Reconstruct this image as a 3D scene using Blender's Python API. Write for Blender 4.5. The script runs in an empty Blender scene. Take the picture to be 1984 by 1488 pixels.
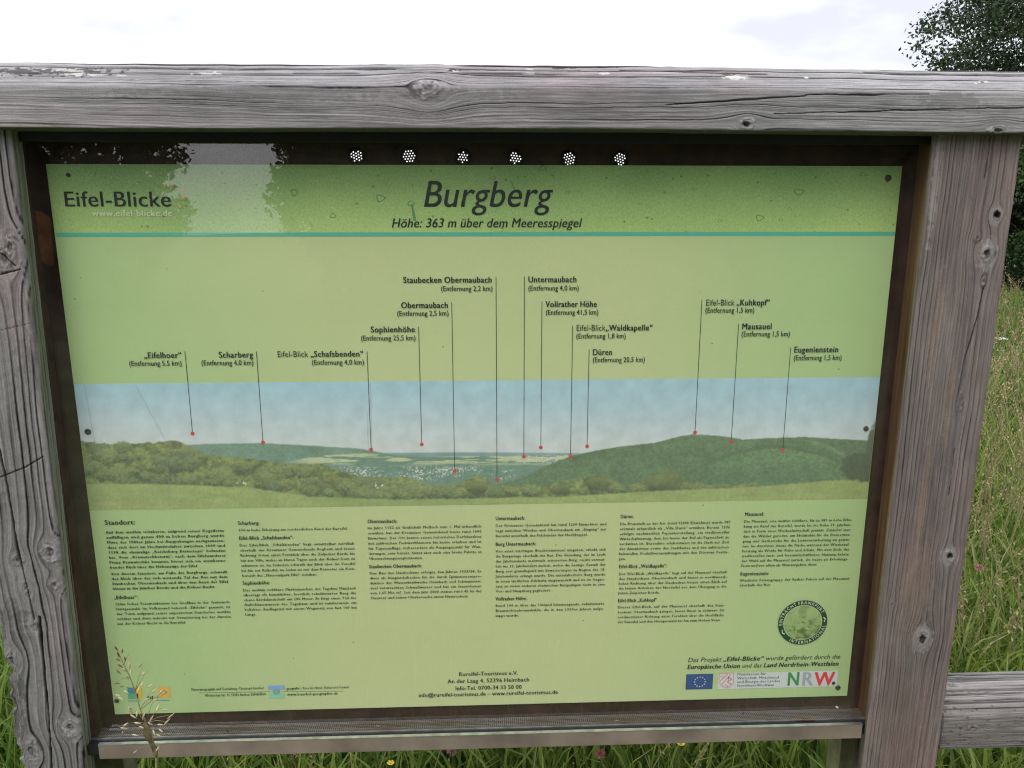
import bpy, math, random
import numpy as np
from math import radians, sin, cos, pi

random.seed(7)
rng = np.random.default_rng(7)
scene = bpy.context.scene
COL = scene.collection

# ------------------------------------------------------------------ camera
FPX = 1453.8                                   # focal length in pixels of the 1984 px wide photograph
R1 = np.array([0.9992, -0.008864, 0.03866]); R2 = np.array([-5.7e-4, -0.97784, -0.20936])
R1 /= np.linalg.norm(R1); R2 -= R1 * (R1 @ R2); R2 /= np.linalg.norm(R2)
N = np.cross(R2, R1); N = N if N[2] > 0 else -N
CAM = np.array([-0.00347, -1.09447, 1.5])
cd = bpy.data.cameras.new('camera')
cd.sensor_fit = 'HORIZONTAL'; cd.sensor_width = 36.0; cd.lens = FPX / 1984 * 36
cd.clip_start = 0.02; cd.clip_end = 3000
cam = bpy.data.objects.new('camera', cd); COL.objects.link(cam)
from mathutils import Matrix, Vector
right = Vector((R1[0], N[0], R2[0])); down = Vector((R1[1], N[1], R2[1])); fwd = Vector((R1[2], N[2], R2[2]))
m3 = Matrix((right, -down, -fwd)).transposed()
cam.matrix_world = Matrix.Translation(Vector(CAM)) @ m3.to_4x4()
scene.camera = cam

# ------------------------------------------------------------------ world, sun, exposure
SKY = 0.13
SUN_EL, SUN_AZ = radians(52), radians(215)     # azimuth from +Y clockwise: behind the photographer, to the left
world = bpy.data.worlds.new('World'); scene.world = world; world.use_nodes = True
wn = world.node_tree.nodes; wl = world.node_tree.links; wn.clear()
wo = wn.new('ShaderNodeOutputWorld'); bg = wn.new('ShaderNodeBackground'); bg.inputs['Strength'].default_value = SKY
sky = wn.new('ShaderNodeTexSky'); sky.sky_type = 'NISHITA'; sky.sun_disc = False
sky.sun_elevation = SUN_EL; sky.sun_rotation = SUN_AZ; sky.dust_density = 3
tc = wn.new('ShaderNodeTexCoord'); mp = wn.new('ShaderNodeMapping'); mp.inputs['Scale'].default_value = (1.6, 1.6, 4.2)
mp.inputs['Location'].default_value = (1.1, 0.4, 0.2)
nz = wn.new('ShaderNodeTexNoise'); nz.inputs['Scale'].default_value = 1.5; nz.inputs['Detail'].default_value = 5; nz.inputs['Roughness'].default_value = 0.5
rp = wn.new('ShaderNodeValToRGB'); rp.color_ramp.elements[0].position = 0.36; rp.color_ramp.elements[1].position = 0.62
rp.color_ramp.elements[0].color = (0.325, 0.33, 0.375, 1); rp.color_ramp.elements[1].color = (0.66, 0.66, 0.67, 1)
sc_ = wn.new('ShaderNodeVectorMath'); sc_.operation = 'SCALE'; sc_.inputs['Scale'].default_value = 18.0
mx = wn.new('ShaderNodeMix'); mx.data_type = 'RGBA'; mx.inputs[0].default_value = 0.93
wl.new(tc.outputs['Generated'], mp.inputs['Vector']); wl.new(mp.outputs[0], nz.inputs['Vector']); wl.new(nz.outputs['Fac'], rp.inputs[0])
wl.new(rp.outputs[0], sc_.inputs[0]); wl.new(sky.outputs[0], mx.inputs[6]); wl.new(sc_.outputs[0], mx.inputs[7])
wl.new(mx.outputs[2], bg.inputs['Color']); wl.new(bg.outputs[0], wo.inputs['Surface'])
sd = bpy.data.lights.new('sun', 'SUN'); sd.energy = 1.2; sd.angle = radians(25); sd.color = (1.0, 0.96, 0.9)
sun = bpy.data.objects.new('sun', sd); COL.objects.link(sun)
sdir = Vector((sin(SUN_AZ) * cos(SUN_EL), cos(SUN_AZ) * cos(SUN_EL), sin(SUN_EL)))
sun.rotation_euler = sdir.to_track_quat('Z', 'Y').to_euler()
scene.view_settings.view_transform = 'Standard'; scene.view_settings.look = 'None'
scene.view_settings.gamma = 1; scene.view_settings.exposure = 0.28
scene.view_settings.use_curve_mapping = False
scene.cycles.use_denoising = True; scene.cycles.filter_width = 1.15; scene.cycles.denoising_input_passes = 'RGB_ALBEDO_NORMAL'; scene.cycles.denoising_prefilter = 'NONE'; scene.cycles.max_bounces = 6; scene.cycles.sample_clamp_indirect = 4; scene.cycles.transparent_max_bounces = 12

# ------------------------------------------------------------------ measuring helpers
def ray(px, py):
    d = np.array([(px - 992) / FPX, (py - 744) / FPX, 1.0]); return np.array([R1 @ d, N @ d, R2 @ d])
def at(px, py, Y=0.0):
    d = ray(px, py); return CAM + d * (Y - CAM[1]) / d[1]
def atz(px, py, Z):
    d = ray(px, py); return CAM + d * (Z - CAM[2]) / d[2]
def proj(X, Y, Z):                              # arrays of world points -> photograph pixels
    dx, dy, dz = X - CAM[0], Y - CAM[1], Z - CAM[2]
    c = [R1[i] * dx + N[i] * dy + R2[i] * dz for i in range(3)]
    return 992 + FPX * c[0] / c[2], 744 + FPX * c[1] / c[2]

# ------------------------------------------------------------------ numpy noise
def hash2(ix, iy, seed):
    h = (ix.astype(np.int64) * 374761393 + iy.astype(np.int64) * 668265263 + seed * 1442695041) & 0xffffffff
    h = ((h ^ (h >> 13)) * 1274126177) & 0xffffffff
    h = (h ^ (h >> 16)) & 0xffffffff
    return h / 4294967295.0
def vnoise(x, y, seed=0):
    x, y = np.broadcast_arrays(np.asarray(x, float), np.asarray(y, float))
    ix, iy = np.floor(x), np.floor(y); fx, fy = x - ix, y - iy
    fx = fx * fx * (3 - 2 * fx); fy = fy * fy * (3 - 2 * fy)
    a, b = hash2(ix, iy, seed), hash2(ix + 1, iy, seed); c, d = hash2(ix, iy + 1, seed), hash2(ix + 1, iy + 1, seed)
    return (a * (1 - fx) + b * fx) * (1 - fy) + (c * (1 - fx) + d * fx) * fy
def fbm(x, y, seed=0, o=4):
    s = 0; a = 0.5; t = 0
    for i in range(o):
        s = s + a * vnoise(np.asarray(x) * 2 ** i, np.asarray(y) * 2 ** i, seed + i * 17); t += a; a *= 0.5
    return s / t
def sst(a, b, x):
    t = np.clip((x - a) / (b - a), 0, 1); return t * t * (3 - 2 * t)
def lin(*c):
    if len(c) == 1: c = c[0]
    c = np.asarray(c, float) / 255.0
    return np.where(c <= 0.04045, c / 12.92, ((c + 0.055) / 1.055) ** 2.4)
def pc(r, g, b, k=0.72): return tuple(np.clip(lin(r, g, b) / k, 0, 0.9))     # ink colour from how a print reads

# ------------------------------------------------------------------ object helpers
def mesh_np(name, V, F4=None, F3=None, col=None, smooth=False):
    me = bpy.data.meshes.new(name); V = np.asarray(V, np.float32).reshape(-1, 3)
    n4 = 0 if F4 is None else len(F4); n3 = 0 if F3 is None else len(F3)
    loops = np.concatenate(([np.asarray(F4, np.int32).ravel()] if n4 else []) + ([np.asarray(F3, np.int32).ravel()] if n3 else []))
    me.vertices.add(len(V)); me.vertices.foreach_set('co', V.ravel())
    me.loops.add(len(loops)); me.loops.foreach_set('vertex_index', loops)
    me.polygons.add(n4 + n3)
    ls = np.concatenate([np.arange(n4) * 4, n4 * 4 + np.arange(n3) * 3]).astype(np.int32)
    me.polygons.foreach_set('loop_start', ls)
    if smooth: me.polygons.foreach_set('use_smooth', np.ones(n4 + n3, bool))
    me.update(calc_edges=True)
    if col is not None:
        ca = me.color_attributes.new('Col', 'FLOAT_COLOR', 'POINT')
        c = np.ones((len(V), 4), np.float32); c[:, :3] = col; ca.data.foreach_set('color', c.ravel())
    me.validate()
    return me
def mesh_py(name, V, F, smooth=False):
    me = bpy.data.meshes.new(name); me.from_pydata([tuple(map(float, v)) for v in V], [], F)
    if smooth: me.polygons.foreach_set('use_smooth', [True] * len(me.polygons))
    me.update(); return me
def link(name, me, mat=None, parent=None, loc=None):
    o = bpy.data.objects.new(name, me); COL.objects.link(o)
    if mat is not None and me is not None and not me.materials: me.materials.append(mat)
    if parent is not None: o.parent = parent
    if loc is not None: o.location = loc
    return o
def tag(o, label=None, cat=None, group=None, kind=None):
    if label: o['label'] = label
    if cat: o['category'] = cat
    if group: o['group'] = group
    if kind: o['kind'] = kind
    return o
def empty(name, loc, label, cat, group=None):
    o = bpy.data.objects.new(name, None); COL.objects.link(o); o.location = loc; o.empty_display_size = 0.05
    return tag(o, label, cat, group)
def box(V, F, x0, x1, y0, y1, z0, z1):
    n = len(V)
    V += [(x0, y0, z0), (x1, y0, z0), (x1, y1, z0), (x0, y1, z0), (x0, y0, z1), (x1, y0, z1), (x1, y1, z1), (x0, y1, z1)]
    F += [(n, n + 3, n + 2, n + 1), (n + 4, n + 5, n + 6, n + 7), (n, n + 1, n + 5, n + 4), (n + 1, n + 2, n + 6, n + 5), (n + 2, n + 3, n + 7, n + 6), (n + 3, n, n + 4, n + 7)]
def tube(V, F, pts, rad, k=6):
    base = len(V); P = [Vector(p) for p in pts]
    for i, p in enumerate(P):
        t = (P[min(i + 1, len(P) - 1)] - P[max(i - 1, 0)]).normalized()
        a = t.orthogonal().normalized(); b = t.cross(a)
        r = rad[i] if hasattr(rad, '__len__') else rad
        for j in range(k):
            q = p + (a * cos(2 * pi * j / k) + b * sin(2 * pi * j / k)) * r; V.append(tuple(q))
    for i in range(len(P) - 1):
        for j in range(k):
            F.append((base + i * k + j, base + i * k + (j + 1) % k, base + (i + 1) * k + (j + 1) % k, base + (i + 1) * k + j))
    F.append(tuple(base + j for j in reversed(range(k)))); F.append(tuple(base + (len(P) - 1) * k + j for j in range(k)))

# ------------------------------------------------------------------ materials
def nt(name):
    m = bpy.data.materials.new(name); m.use_nodes = True; n = m.node_tree.nodes; l = m.node_tree.links
    return m, n, l, n['Principled BSDF']
def plain(name, c, rough=0.6, metal=0.0, noise=0.0, nscale=60, bump=0.0, spec=0.5):
    m, n, l, b = nt(name); b.inputs['Roughness'].default_value = rough; b.inputs['Metallic'].default_value = metal
    b.inputs['Specular IOR Level'].default_value = spec
    b.inputs['Base Color'].default_value = (*c, 1)
    if noise or bump:
        t = n.new('ShaderNodeTexCoord'); z = n.new('ShaderNodeTexNoise'); z.inputs['Scale'].default_value = nscale; z.inputs['Detail'].default_value = 5
        l.new(t.outputs['Object'], z.inputs['Vector'])
        r = n.new('ShaderNodeMapRange'); r.inputs[1].default_value = 0.3; r.inputs[2].default_value = 0.7; r.inputs[3].default_value = 1 - noise; r.inputs[4].default_value = 1 + noise
        l.new(z.outputs['Fac'], r.inputs[0])
        v = n.new('ShaderNodeVectorMath'); v.operation = 'SCALE'; v.inputs[0].default_value = c; l.new(r.outputs[0], v.inputs['Scale']); l.new(v.outputs[0], b.inputs['Base Color'])
        if bump:
            bp = n.new('ShaderNodeBump'); bp.inputs['Strength'].default_value = bump; bp.inputs['Distance'].default_value = 0.001; l.new(z.outputs['Fac'], bp.inputs['Height']); l.new(bp.outputs[0], b.inputs['Normal'])
    return m
def wood_mat(name, scl, dist=0.0006):
    m, n, l, b = nt(name); b.inputs['Roughness'].default_value = 0.85; b.inputs['Specular IOR Level'].default_value = 0.25
    a = n.new('ShaderNodeAttribute'); a.attribute_name = 'Col'
    t = n.new('ShaderNodeTexCoord'); mp = n.new('ShaderNodeMapping'); mp.inputs['Scale'].default_value = scl
    z = n.new('ShaderNodeTexNoise'); z.inputs['Scale'].default_value = 1; z.inputs['Detail'].default_value = 4; z.inputs['Roughness'].default_value = 0.65
    z2 = n.new('ShaderNodeTexNoise'); z2.inputs['Scale'].default_value = 700; z2.inputs['Detail'].default_value = 2
    l.new(t.outputs['Object'], mp.inputs['Vector']); l.new(mp.outputs[0], z.inputs['Vector']); l.new(t.outputs['Object'], z2.inputs['Vector'])
    ad = n.new('ShaderNodeMath'); ad.operation = 'MULTIPLY_ADD'; ad.inputs[1].default_value = 0.5; l.new(z2.outputs['Fac'], ad.inputs[0]); l.new(z.outputs['Fac'], ad.inputs[2])
    r = n.new('ShaderNodeMapRange'); r.inputs[1].default_value = 0.5; r.inputs[2].default_value = 1.0; r.inputs[3].default_value = 0.72; r.inputs[4].default_value = 1.25
    l.new(ad.outputs[0], r.inputs[0])
    v = n.new('ShaderNodeVectorMath'); v.operation = 'SCALE'; l.new(a.outputs['Color'], v.inputs[0]); l.new(r.outputs[0], v.inputs['Scale']); l.new(v.outputs[0], b.inputs['Base Color'])
    bp = n.new('ShaderNodeBump'); bp.inputs['Strength'].default_value = 0.7; bp.inputs['Distance'].default_value = dist; l.new(ad.outputs[0], bp.inputs['Height']); l.new(bp.outputs[0], b.inputs['Normal'])
    return m
def col_mat(name, rough=0.6, transl=0.0, spec=0.3):
    m, n, l, b = nt(name); b.inputs['Roughness'].default_value = rough; b.inputs['Specular IOR Level'].default_value = spec
    a = n.new('ShaderNodeAttribute'); a.attribute_name = 'Col'
    z = n.new('ShaderNodeTexNoise'); z.inputs['Scale'].default_value = 40; t = n.new('ShaderNodeTexCoord'); l.new(t.outputs['Object'], z.inputs['Vector'])
    r = n.new('ShaderNodeMapRange'); r.inputs[3].default_value = 0.8; r.inputs[4].default_value = 1.2; l.new(z.outputs['Fac'], r.inputs[0])
    v = n.new('ShaderNodeVectorMath'); v.operation = 'SCALE'; l.new(a.outputs['Color'], v.inputs[0]); l.new(r.outputs[0], v.inputs['Scale']); l.new(v.outputs[0], b.inputs['Base Color'])
    if transl:
        tr = n.new('ShaderNodeBsdfTranslucent'); ms = n.new('ShaderNodeMixShader'); ms.inputs[0].default_value = transl
        l.new(v.outputs[0], tr.inputs['Color']); l.new(b.outputs[0], ms.inputs[1]); l.new(tr.outputs[0], ms.inputs[2]); l.new(ms.outputs[0], n['Material Output'].inputs['Surface'])
    return m
M_wood_x = wood_mat('weathered_wood_lengthwise', (25, 420, 420))
M_wood_z = wood_mat('weathered_wood_upright', (420, 420, 22))
M_grass = col_mat('grass_blades', 0.5, 0.35)
M_leaf = col_mat('tree_leaves', 0.45, 0.2, 0.3)
M_bark = plain('bark', (0.07, 0.055, 0.04), 0.95, noise=0.4, nscale=12, bump=0.6)
M_print = col_mat('printed_photograph', 0.4)
M_ink = plain('dark_ink', (0.028, 0.038, 0.042), 0.5)
M_white_ink = plain('pale_ink', pc(205, 218, 175), 0.5)

# ------------------------------------------------------------------ setting: ground
def ground():
    rs = np.concatenate([[0], np.geomspace(0.6, 1500, 90)]); th = np.linspace(0, 2 * pi, 121)[:-1]
    Rg, T = np.meshgrid(rs, th, indexing='ij'); X = Rg * np.cos(T); Y = Rg * np.sin(T)
    Z = (fbm(X * 0.5, Y * 0.5, 3) - 0.5) * 0.08 * sst(0.2, 4, Rg) - sst(60, 900, Rg) * 26 + (fbm(X / 90, Y / 90, 5) - 0.5) * 26 * sst(60, 600, Rg)
    Z -= 0.02
    n0, n1 = X.shape; idx = np.arange(n0 * n1).reshape(n0, n1); nx = np.roll(idx, -1, 1)
    F = np.stack([idx[:-1], idx[1:], nx[1:], nx[:-1]], -1).reshape(-1, 4)
    me = mesh_np('ground', np.stack([X, Y, Z], -1), F, smooth=True)
    m, n, l, b = nt('meadow_soil'); b.inputs['Roughness'].default_value = 0.95
    t = n.new('ShaderNodeTexCoord'); z = n.new('ShaderNodeTexNoise'); z.inputs['Scale'].default_value = 1.3; z.inputs['Detail'].default_value = 9; z.inputs['Roughness'].default_value = 0.7
    l.new(t.outputs['Object'], z.inputs['Vector']); r = n.new('ShaderNodeValToRGB'); l.new(z.outputs['Fac'], r.inputs[0])
    e = r.color_ramp.elements; e[0].position = 0.35; e[0].color = (0.035, 0.06, 0.014, 1); e[1].position = 0.68; e[1].color = (0.15, 0.17, 0.06, 1)
    l.new(r.outputs[0], b.inputs['Base Color'])
    bp = n.new('ShaderNodeBump'); bp.inputs['Distance'].default_value = 0.05; l.new(z.outputs['Fac'], bp.inputs['Height']); l.new(bp.outputs[0], b.inputs['Normal'])
    tag(link('ground', me, m), kind='structure')
ground()

# ------------------------------------------------------------------ wood bars: grown grain on a real relief
def wood_field(u, v, knots, cracks, seed, freq=95, tone=(0.27, 0.255, 0.262), contrast=1.0, warp=1.0, red=0.25, patches=()):
    """albedo and relief for a weathered softwood face; u along, v across (metres)"""
    psi = v + warp * (0.010 * (fbm(u * 2.2, v * 9, seed) - 0.5) + 0.02 * (fbm(u * 0.8, v * 3, seed + 5) - 0.5) + 0.0016 * (fbm(u * 22, v * 60, seed + 8) - 0.5))
    kmask = np.zeros_like(u); kring = np.zeros_like(u); hole = np.zeros_like(u)
    for (ku, kv, R, a, dark) in knots:
        du = (u - ku) / a; dv = v - kv; rho = np.sqrt(du * du + dv * dv)
        infl = R * 1.55
        psi = psi - dv * (infl ** 2) / np.maximum(rho ** 2, infl ** 2) * np.exp(-(rho / (R * 6)) ** 2); rho = rho * (1 + 0.8 * (fbm(u * 90, v * 140, seed + 6) - 0.5))
        km = 1 - sst(R * 0.85, R * 1.35, rho); kmask = np.maximum(kmask, km)
        kring = np.where(km > 0.01, 0.5 + 0.5 * np.sin(rho / R * 13 + 3 * fbm(u * 160, v * 160, seed + 3)), kring)
        rw = rho * (1 + 0.6 * (fbm(u * 300, v * 300, seed + 4) - 0.5))
        hole = np.maximum(hole, dark * (1 - sst(R * 0.22, R * 0.62, rw)))
    ph = psi * freq + 2.6 * vnoise(psi * freq * 0.37, 0 * psi, seed + 21)
    ring = np.floor(ph); s = ph - ring
    st = 0.45 + 0.55 * hash2(ring, ring * 0, seed + 31); st = st * (0.45 + 0.85 * vnoise(u * 5, ring * 3.1, seed + 33)) 
    groove = np.exp(-((s - 0.80) / 0.14) ** 2) * st
    ridge = sst(0.25, 0.78, s) * (1 - sst(0.88, 1.0, s))
    fine = vnoise(psi * 800, u * 9, seed + 40); fine2 = vnoise(psi * 1500, u * 25, seed + 44)
    big = fbm(u * 3, v * 12, seed + 50); bl = fbm(u * 28, v * 60, seed + 55)
    L = 0.82 + 0.26 * ridge * contrast - 1.15 * groove * contrast + 0.30 * (fine - 0.5) + 0.26 * (fine2 - 0.5) + 0.55 * (big - 0.5) + 0.24 * (bl - 0.5)
    h = 0.0009 * ridge - 0.0015 * groove + 0.0005 * (fine - 0.5) + 0.0002 * fine2 + 0.0006 * (bl - 0.5)
    L = L * (1 - kmask) + kmask * (0.66 + 0.28 * kring + 0.9 * (fbm(u * 260, v * 260, seed + 9, 2) - 0.5)); h = h + kmask * (0.0005 + 0.0006 * kring + 0.0016 * (fbm(u * 260, v * 260, seed + 9, 2) - 0.5))
    halo = np.zeros_like(u)
    L = L * (1 - 0.9 * hole); h = h - 0.005 * hole
    for pts, w, dep in cracks:
        d = np.full(u.shape, 9.0)
        for (a0, b0), (a1, b1) in zip(pts[:-1], pts[1:]):
            ex, ey = a1 - a0, b1 - b0; tt = np.clip(((u - a0) * ex + (v - b0) * ey) / (ex * ex + ey * ey), 0, 1)
            d = np.minimum(d, np.hypot(u - a0 - tt * ex, v - b0 - tt * ey + 0.0022 * (fbm(u * 35, 0 * u, seed + 61) - 0.5)))
        ww = w * (0.5 + 1.0 * vnoise(u * 30, 0 * u, seed + 63)); cm = 1 - sst(ww * 0.4, ww * 1.3, d)
        L = L * (1 - 0.9 * cm); h = h - dep * cm
    L = np.clip(L, 0.04, 1.5)
    c = np.array(tone)[None, :] * L.reshape(-1, 1)
    tn = sst(0.45, 0.8, fbm(u * 4 + 9, v * 10, seed + 70)).reshape(-1, 1) * red
    c = c * (1 - tn) + c * np.array([[1.22, 0.95, 0.98]]) * tn
    for (pu, pv, ru, rv, amt, pcol, edge) in patches:
        rr = np.hypot((u - pu) / ru, (v - pv) / rv) + edge * (fbm(u * 170, v * 260, seed + 77 + int(abs(pu) * 100)) - 0.5) * 2
        pm = ((1 - sst(0.7, 1.0, rr)) * amt).reshape(-1, 1); c = c * (1 - pm) + np.array(pcol)[None, :] * pm
    return c, h

def profile(poly, rad, step):
    """rounded polygon (counter-clockwise in (a,b)), sampled; step = spacing per edge -> points, normals, arc length"""
    P = []; n = len(poly)
    pts = []
    for i in range(n):
        p0, p1, p2 = np.array(poly[i - 1]), np.array(poly[i]), np.array(poly[(i + 1) % n])
        d0 = (p0 - p1) / np.linalg.norm(p0 - p1); d1 = (p2 - p1) / np.linalg.norm(p2 - p1)
        r = rad[i]; A = p1 + d0 * r; B = p1 + d1 * r
        arc = [(1 - t) ** 2 * A + 2 * t * (1 - t) * p1 + t * t * B for t in np.linspace(0, 1, 5)]
        pts.append(arc)
    for i in range(n):
        P += list(pts[i][:-1]); a, b = pts[i][-1], pts[(i + 1) % n][0]
        k = max(1, int(np.linalg.norm(b - a) / step[i]))
        P += [a + (b - a) * t for t in np.linspace(0, 1, k + 1)[:-1]]
    P = np.array(P); nx = np.roll(P, -1, 0) - np.roll(P, 1, 0); nr = np.stack([nx[:, 1], -nx[:, 0]], 1); nr /= np.linalg.norm(nr, axis=1, keepdims=True)
    s = np.concatenate([[0], np.cumsum(np.linalg.norm(np.diff(P, axis=0), axis=1))])
    return P, nr, s

def bar(name, axis, us, poly, rad, step, field, mat, parent, edge=None, shear=None):
    """axis 'x': poly in (y,z), 'z': poly in (x,y). field(u, a, b, s) -> colour, height"""
    P, nr, s = profile(poly, rad, step); U, J = np.meshgrid(us, np.arange(len(P)), indexing='ij')
    a = P[J, 0]; b = P[J, 1]; na = nr[J, 0]; nb = nr[J, 1]; S = s[J]
    c, h = field(U, a, b, S, na, nb)
    a = a + na * h; b = b + nb * h
    if shear is not None: a, b = shear(U, a, b)
    V = np.stack([U, a, b], -1) if axis == 'x' else np.stack([a, b, U], -1)
    n0, n1 = U.shape; idx = np.arange(n0 * n1).reshape(n0, n1); nx = np.roll(idx, -1, 1)
    F = np.stack([idx[:-1], nx[:-1], nx[1:], idx[1:]], -1).reshape(-1, 4)
    if axis == 'x': F = F[:, ::-1] if False else F
    Vf = V.reshape(-1, 3); cf = c.reshape(-1, 3)
    caps3 = []; ex = []
    for r, rev in ((0, True), (n0 - 1, False)):
        cidx = len(Vf) + len(ex); ex.append(V[r].mean(0))
        for j in range(n1):
            t = (idx[r, j], idx[r, (j + 1) % n1], cidx); caps3.append(t[::-1] if rev else t)
    Vf = np.concatenate([Vf, np.array(ex)]); cf = np.concatenate([cf, np.tile(cf.mean(0), (2, 1)) * 0.8])
    me = mesh_np(name, Vf, F, np.array(caps3), cf, smooth=True)
    import bmesh as _bm
    b_ = _bm.new(); b_.from_mesh(me); _bm.ops.recalc_face_normals(b_, faces=b_.faces); b_.to_mesh(me); b_.free()
    return link(name, me, mat, parent)

board = empty('information_board', (0, 0, 0), 'large green panorama information board in a weathered timber frame with a glazed case', 'information board')

# --- top rail: knots measured on its front face and on its bevel
YR = -0.07
zb0, zb1 = at(0, 246, YR)[2], at(1984, 257, YR)[2]; xb0, xb1 = at(0, 246, YR)[0], at(1984, 257, YR)[0]
zf = at(992, 172, YR)[2]; ztp = at(992, 129, -0.028)[2]; zbm = at(992, 253, YR)[2]
rail_poly = [(YR, zbm), (YR, zf), (-0.028, ztp), (0.065, ztp - 0.002), (0.065, zbm)][::-1]
# profile runs back-bottom, back-top, bevel-top, front-top, front-bottom
pr_tot = profile(rail_poly, [0.004, 0.006, 0.004, 0.0035, 0.003], [0.012, 0.006, 0.0007, 0.0007, 0.004])
def v_front(z): return None
def rail_field(U, a, b, S, na, nb):
    # v: unrolled height up the front face and over the bevel
    sl = (zf - zbm)
    bev = np.hypot(a - YR, b - zf)
    v = np.where(a < YR + 0.002, b - zbm, np.where(b > zf, sl + bev, (b - zbm) * 0.9 + 0.3 + a))
    v = np.where((nb < -0.7), -0.05 - (a - YR), v)
    def K(px, py, R, a_, dark, bevel=False):
        if bevel:
            p = at(px, py, YR + 0.02); q = np.hypot(0.02, p[2] - zf); return (p[0], sl + q, R, a_, dark)
        p = at(px, py, YR); return (p[0], p[2] - zbm, R, a_, dark)
    knots = [K(830, 172, 0.0125, 1.3, 0.55), K(1447, 243, 0.006, 1.6, 0.9), K(1935, 252, 0.006, 2, 0.7), (-1.0, 0.03, 0.009, 1.5, 0.8), (0.95, 0.05, 0.009, 1.5, 0.7)]
    f = sl + 0.02
    cracks = [([(at(1210, 165, YR)[0], f + 0.022), (at(1500, 165, YR)[0], f + 0.018)], 0.0012, 0.002),
              ([(at(1700, 150, YR)[0], f + 0.026), (at(1984, 150, YR)[0] + 0.1, f + 0.020)], 0.0016, 0.003),
              ([(at(880, 150, YR)[0], f + 0.020), (at(1130, 150, YR)[0], f + 0.0205)], 0.001, 0.002),
              ([(at(350, 150, YR)[0], f + 0.022), (at(760, 150, YR)[0], f + 0.023)], 0.001, 0.002),
              ([(at(1560, 190, YR)[0], sl - 0.006), (at(1800, 185, YR)[0], sl - 0.003)], 0.0011, 0.0015),
              ([(at(1290, 215, YR)[0], sl - 0.02), (at(1560, 195, YR)[0], sl - 0.007)], 0.001, 0.0015),
              ([(at(1500, 225, YR)[0], sl - 0.03), (at(1984, 205, YR)[0], sl - 0.018)], 0.0009, 0.0012),
              ([(at(560, 150, YR)[0], f + 0.012), (at(690, 150, YR)[0], f + 0.012)], 0.0008, 0.002)]
    W = (0.5, 0.5, 0.48); D = (0.07, 0.068, 0.065)
    def X(px): return at(px, 150, YR)[0]
    patches = [(X(25), f + 0.010, 0.035, 0.009, 0.9, D, 1.2), (X(140), f + 0.012, 0.045, 0.010, 0.85, D, 1.4), (X(150), f + 0.006, 0.02, 0.004, 0.8, W, 1.5), (X(110), f + 0.016, 0.02, 0.003, 0.7, W, 1.5),
               (X(395), f + 0.010, 0.02, 0.003, 0.8, W, 1.4), (X(222), f + 0.004, 0.01, 0.002, 0.8, W, 1.2),
               (X(1432), f + 0.010, 0.018, 0.007, 1.0, W, 0.9), (X(1420), f + 0.015, 0.012, 0.003, 0.9, D, 1.0), (X(1577), f + 0.012, 0.004, 0.003, 1.0, W, 0.3),
               (X(1920), f + 0.005, 0.012, 0.005, 1.0, W, 1.2), (X(1921), f + 0.005, 0.004, 0.002, 1.0, D, 0.5), (X(1028), f + 0.014, 0.008, 0.002, 1.0, W, 0.8), (X(1176), f + 0.014, 0.009, 0.002, 1.0, W, 0.9),
               (X(880), f + 0.020, 0.008, 0.004, 1.0, D, 1.0), (X(883), f + 0.018, 0.004, 0.002, 1.0, W, 1.0), (X(1090), f + 0.026, 0.016, 0.003, 0.9, D, 1.2), (X(1030), f + 0.023, 0.006, 0.002, 0.8, W, 1.2),
               (X(1850), f - 0.012 - 0.02, 0.05, 0.012, 0.35, (0.10, 0.10, 0.10), 0.8), (X(500), sl - 0.008, 0.2, 0.010, 0.3, (0.12, 0.11, 0.12), 0.8), (X(890), sl - 0.010, 0.08, 0.008, 0.3, (0.11, 0.10, 0.11), 0.8)]
    cc, h = wood_field(U, v, knots, cracks, 11, freq=140, tone=(0.340, 0.330, 0.342), contrast=1.55, warp=1.5, red=0.35, patches=patches)
    top = sst(0.6, 0.9, np.abs(nb) * (nb > 0.3) + 0.3).reshape(-1, 1)
    # rain-beaten bevel: coarser checks and silvery
    wthr = (sst(sl + 0.001, sl + 0.012, v) * (v < 0.2))
    chk = sst(0.60, 0.74, fbm(U * 7, v * 330, 91, 3)) * wthr * sst(sl + 0.012, sl + 0.03, v)
    cc = cc * (1 - 0.6 * chk.reshape(-1, 1)) * (1 + 0.12 * wthr.reshape(-1, 1))
    cc = cc * (1 + 0.10 * (wthr * (1 - chk)).reshape(-1, 1) * np.array([[0.9, 1.0, 0.98]]))
    h = h - 0.0012 * chk
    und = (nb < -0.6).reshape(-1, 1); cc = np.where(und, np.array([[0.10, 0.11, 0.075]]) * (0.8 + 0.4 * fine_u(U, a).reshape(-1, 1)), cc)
    # wavy split top edge
    h = h + 0.0018 * (fbm(U * 16, v * 10, 97) - 0.5) * wthr
    return cc, h
def fine_u(U, a): return fbm(U * 20, a * 300, 5)
def rail_shear(U, a, b):
    zl, zr = zb0, zb1; t = (U - xb0) / (xb1 - xb0)
    dz = (zl - zbm) * (1 - t) + (zr - zbm) * t
    dz = np.where(U > xb1, zr - zbm, dz); dz = np.where(U < xb0, zl - zbm, dz)
    return a, b + dz + 0.0012 * np.sin(U * 5 + 1)
us = np.concatenate([np.linspace(-1.35, -0.80, 120)[:-1], np.linspace(-0.80, 0.86, 1400), np.linspace(0.86, 3.22, 300)[1:]])
bar('top_rail', 'x', us, rail_poly, [0.004, 0.006, 0.004, 0.0035, 0.003], [0.012, 0.006, 0.0007, 0.0007, 0.004], rail_field, M_wood_x, board, shear=rail_shear)

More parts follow.
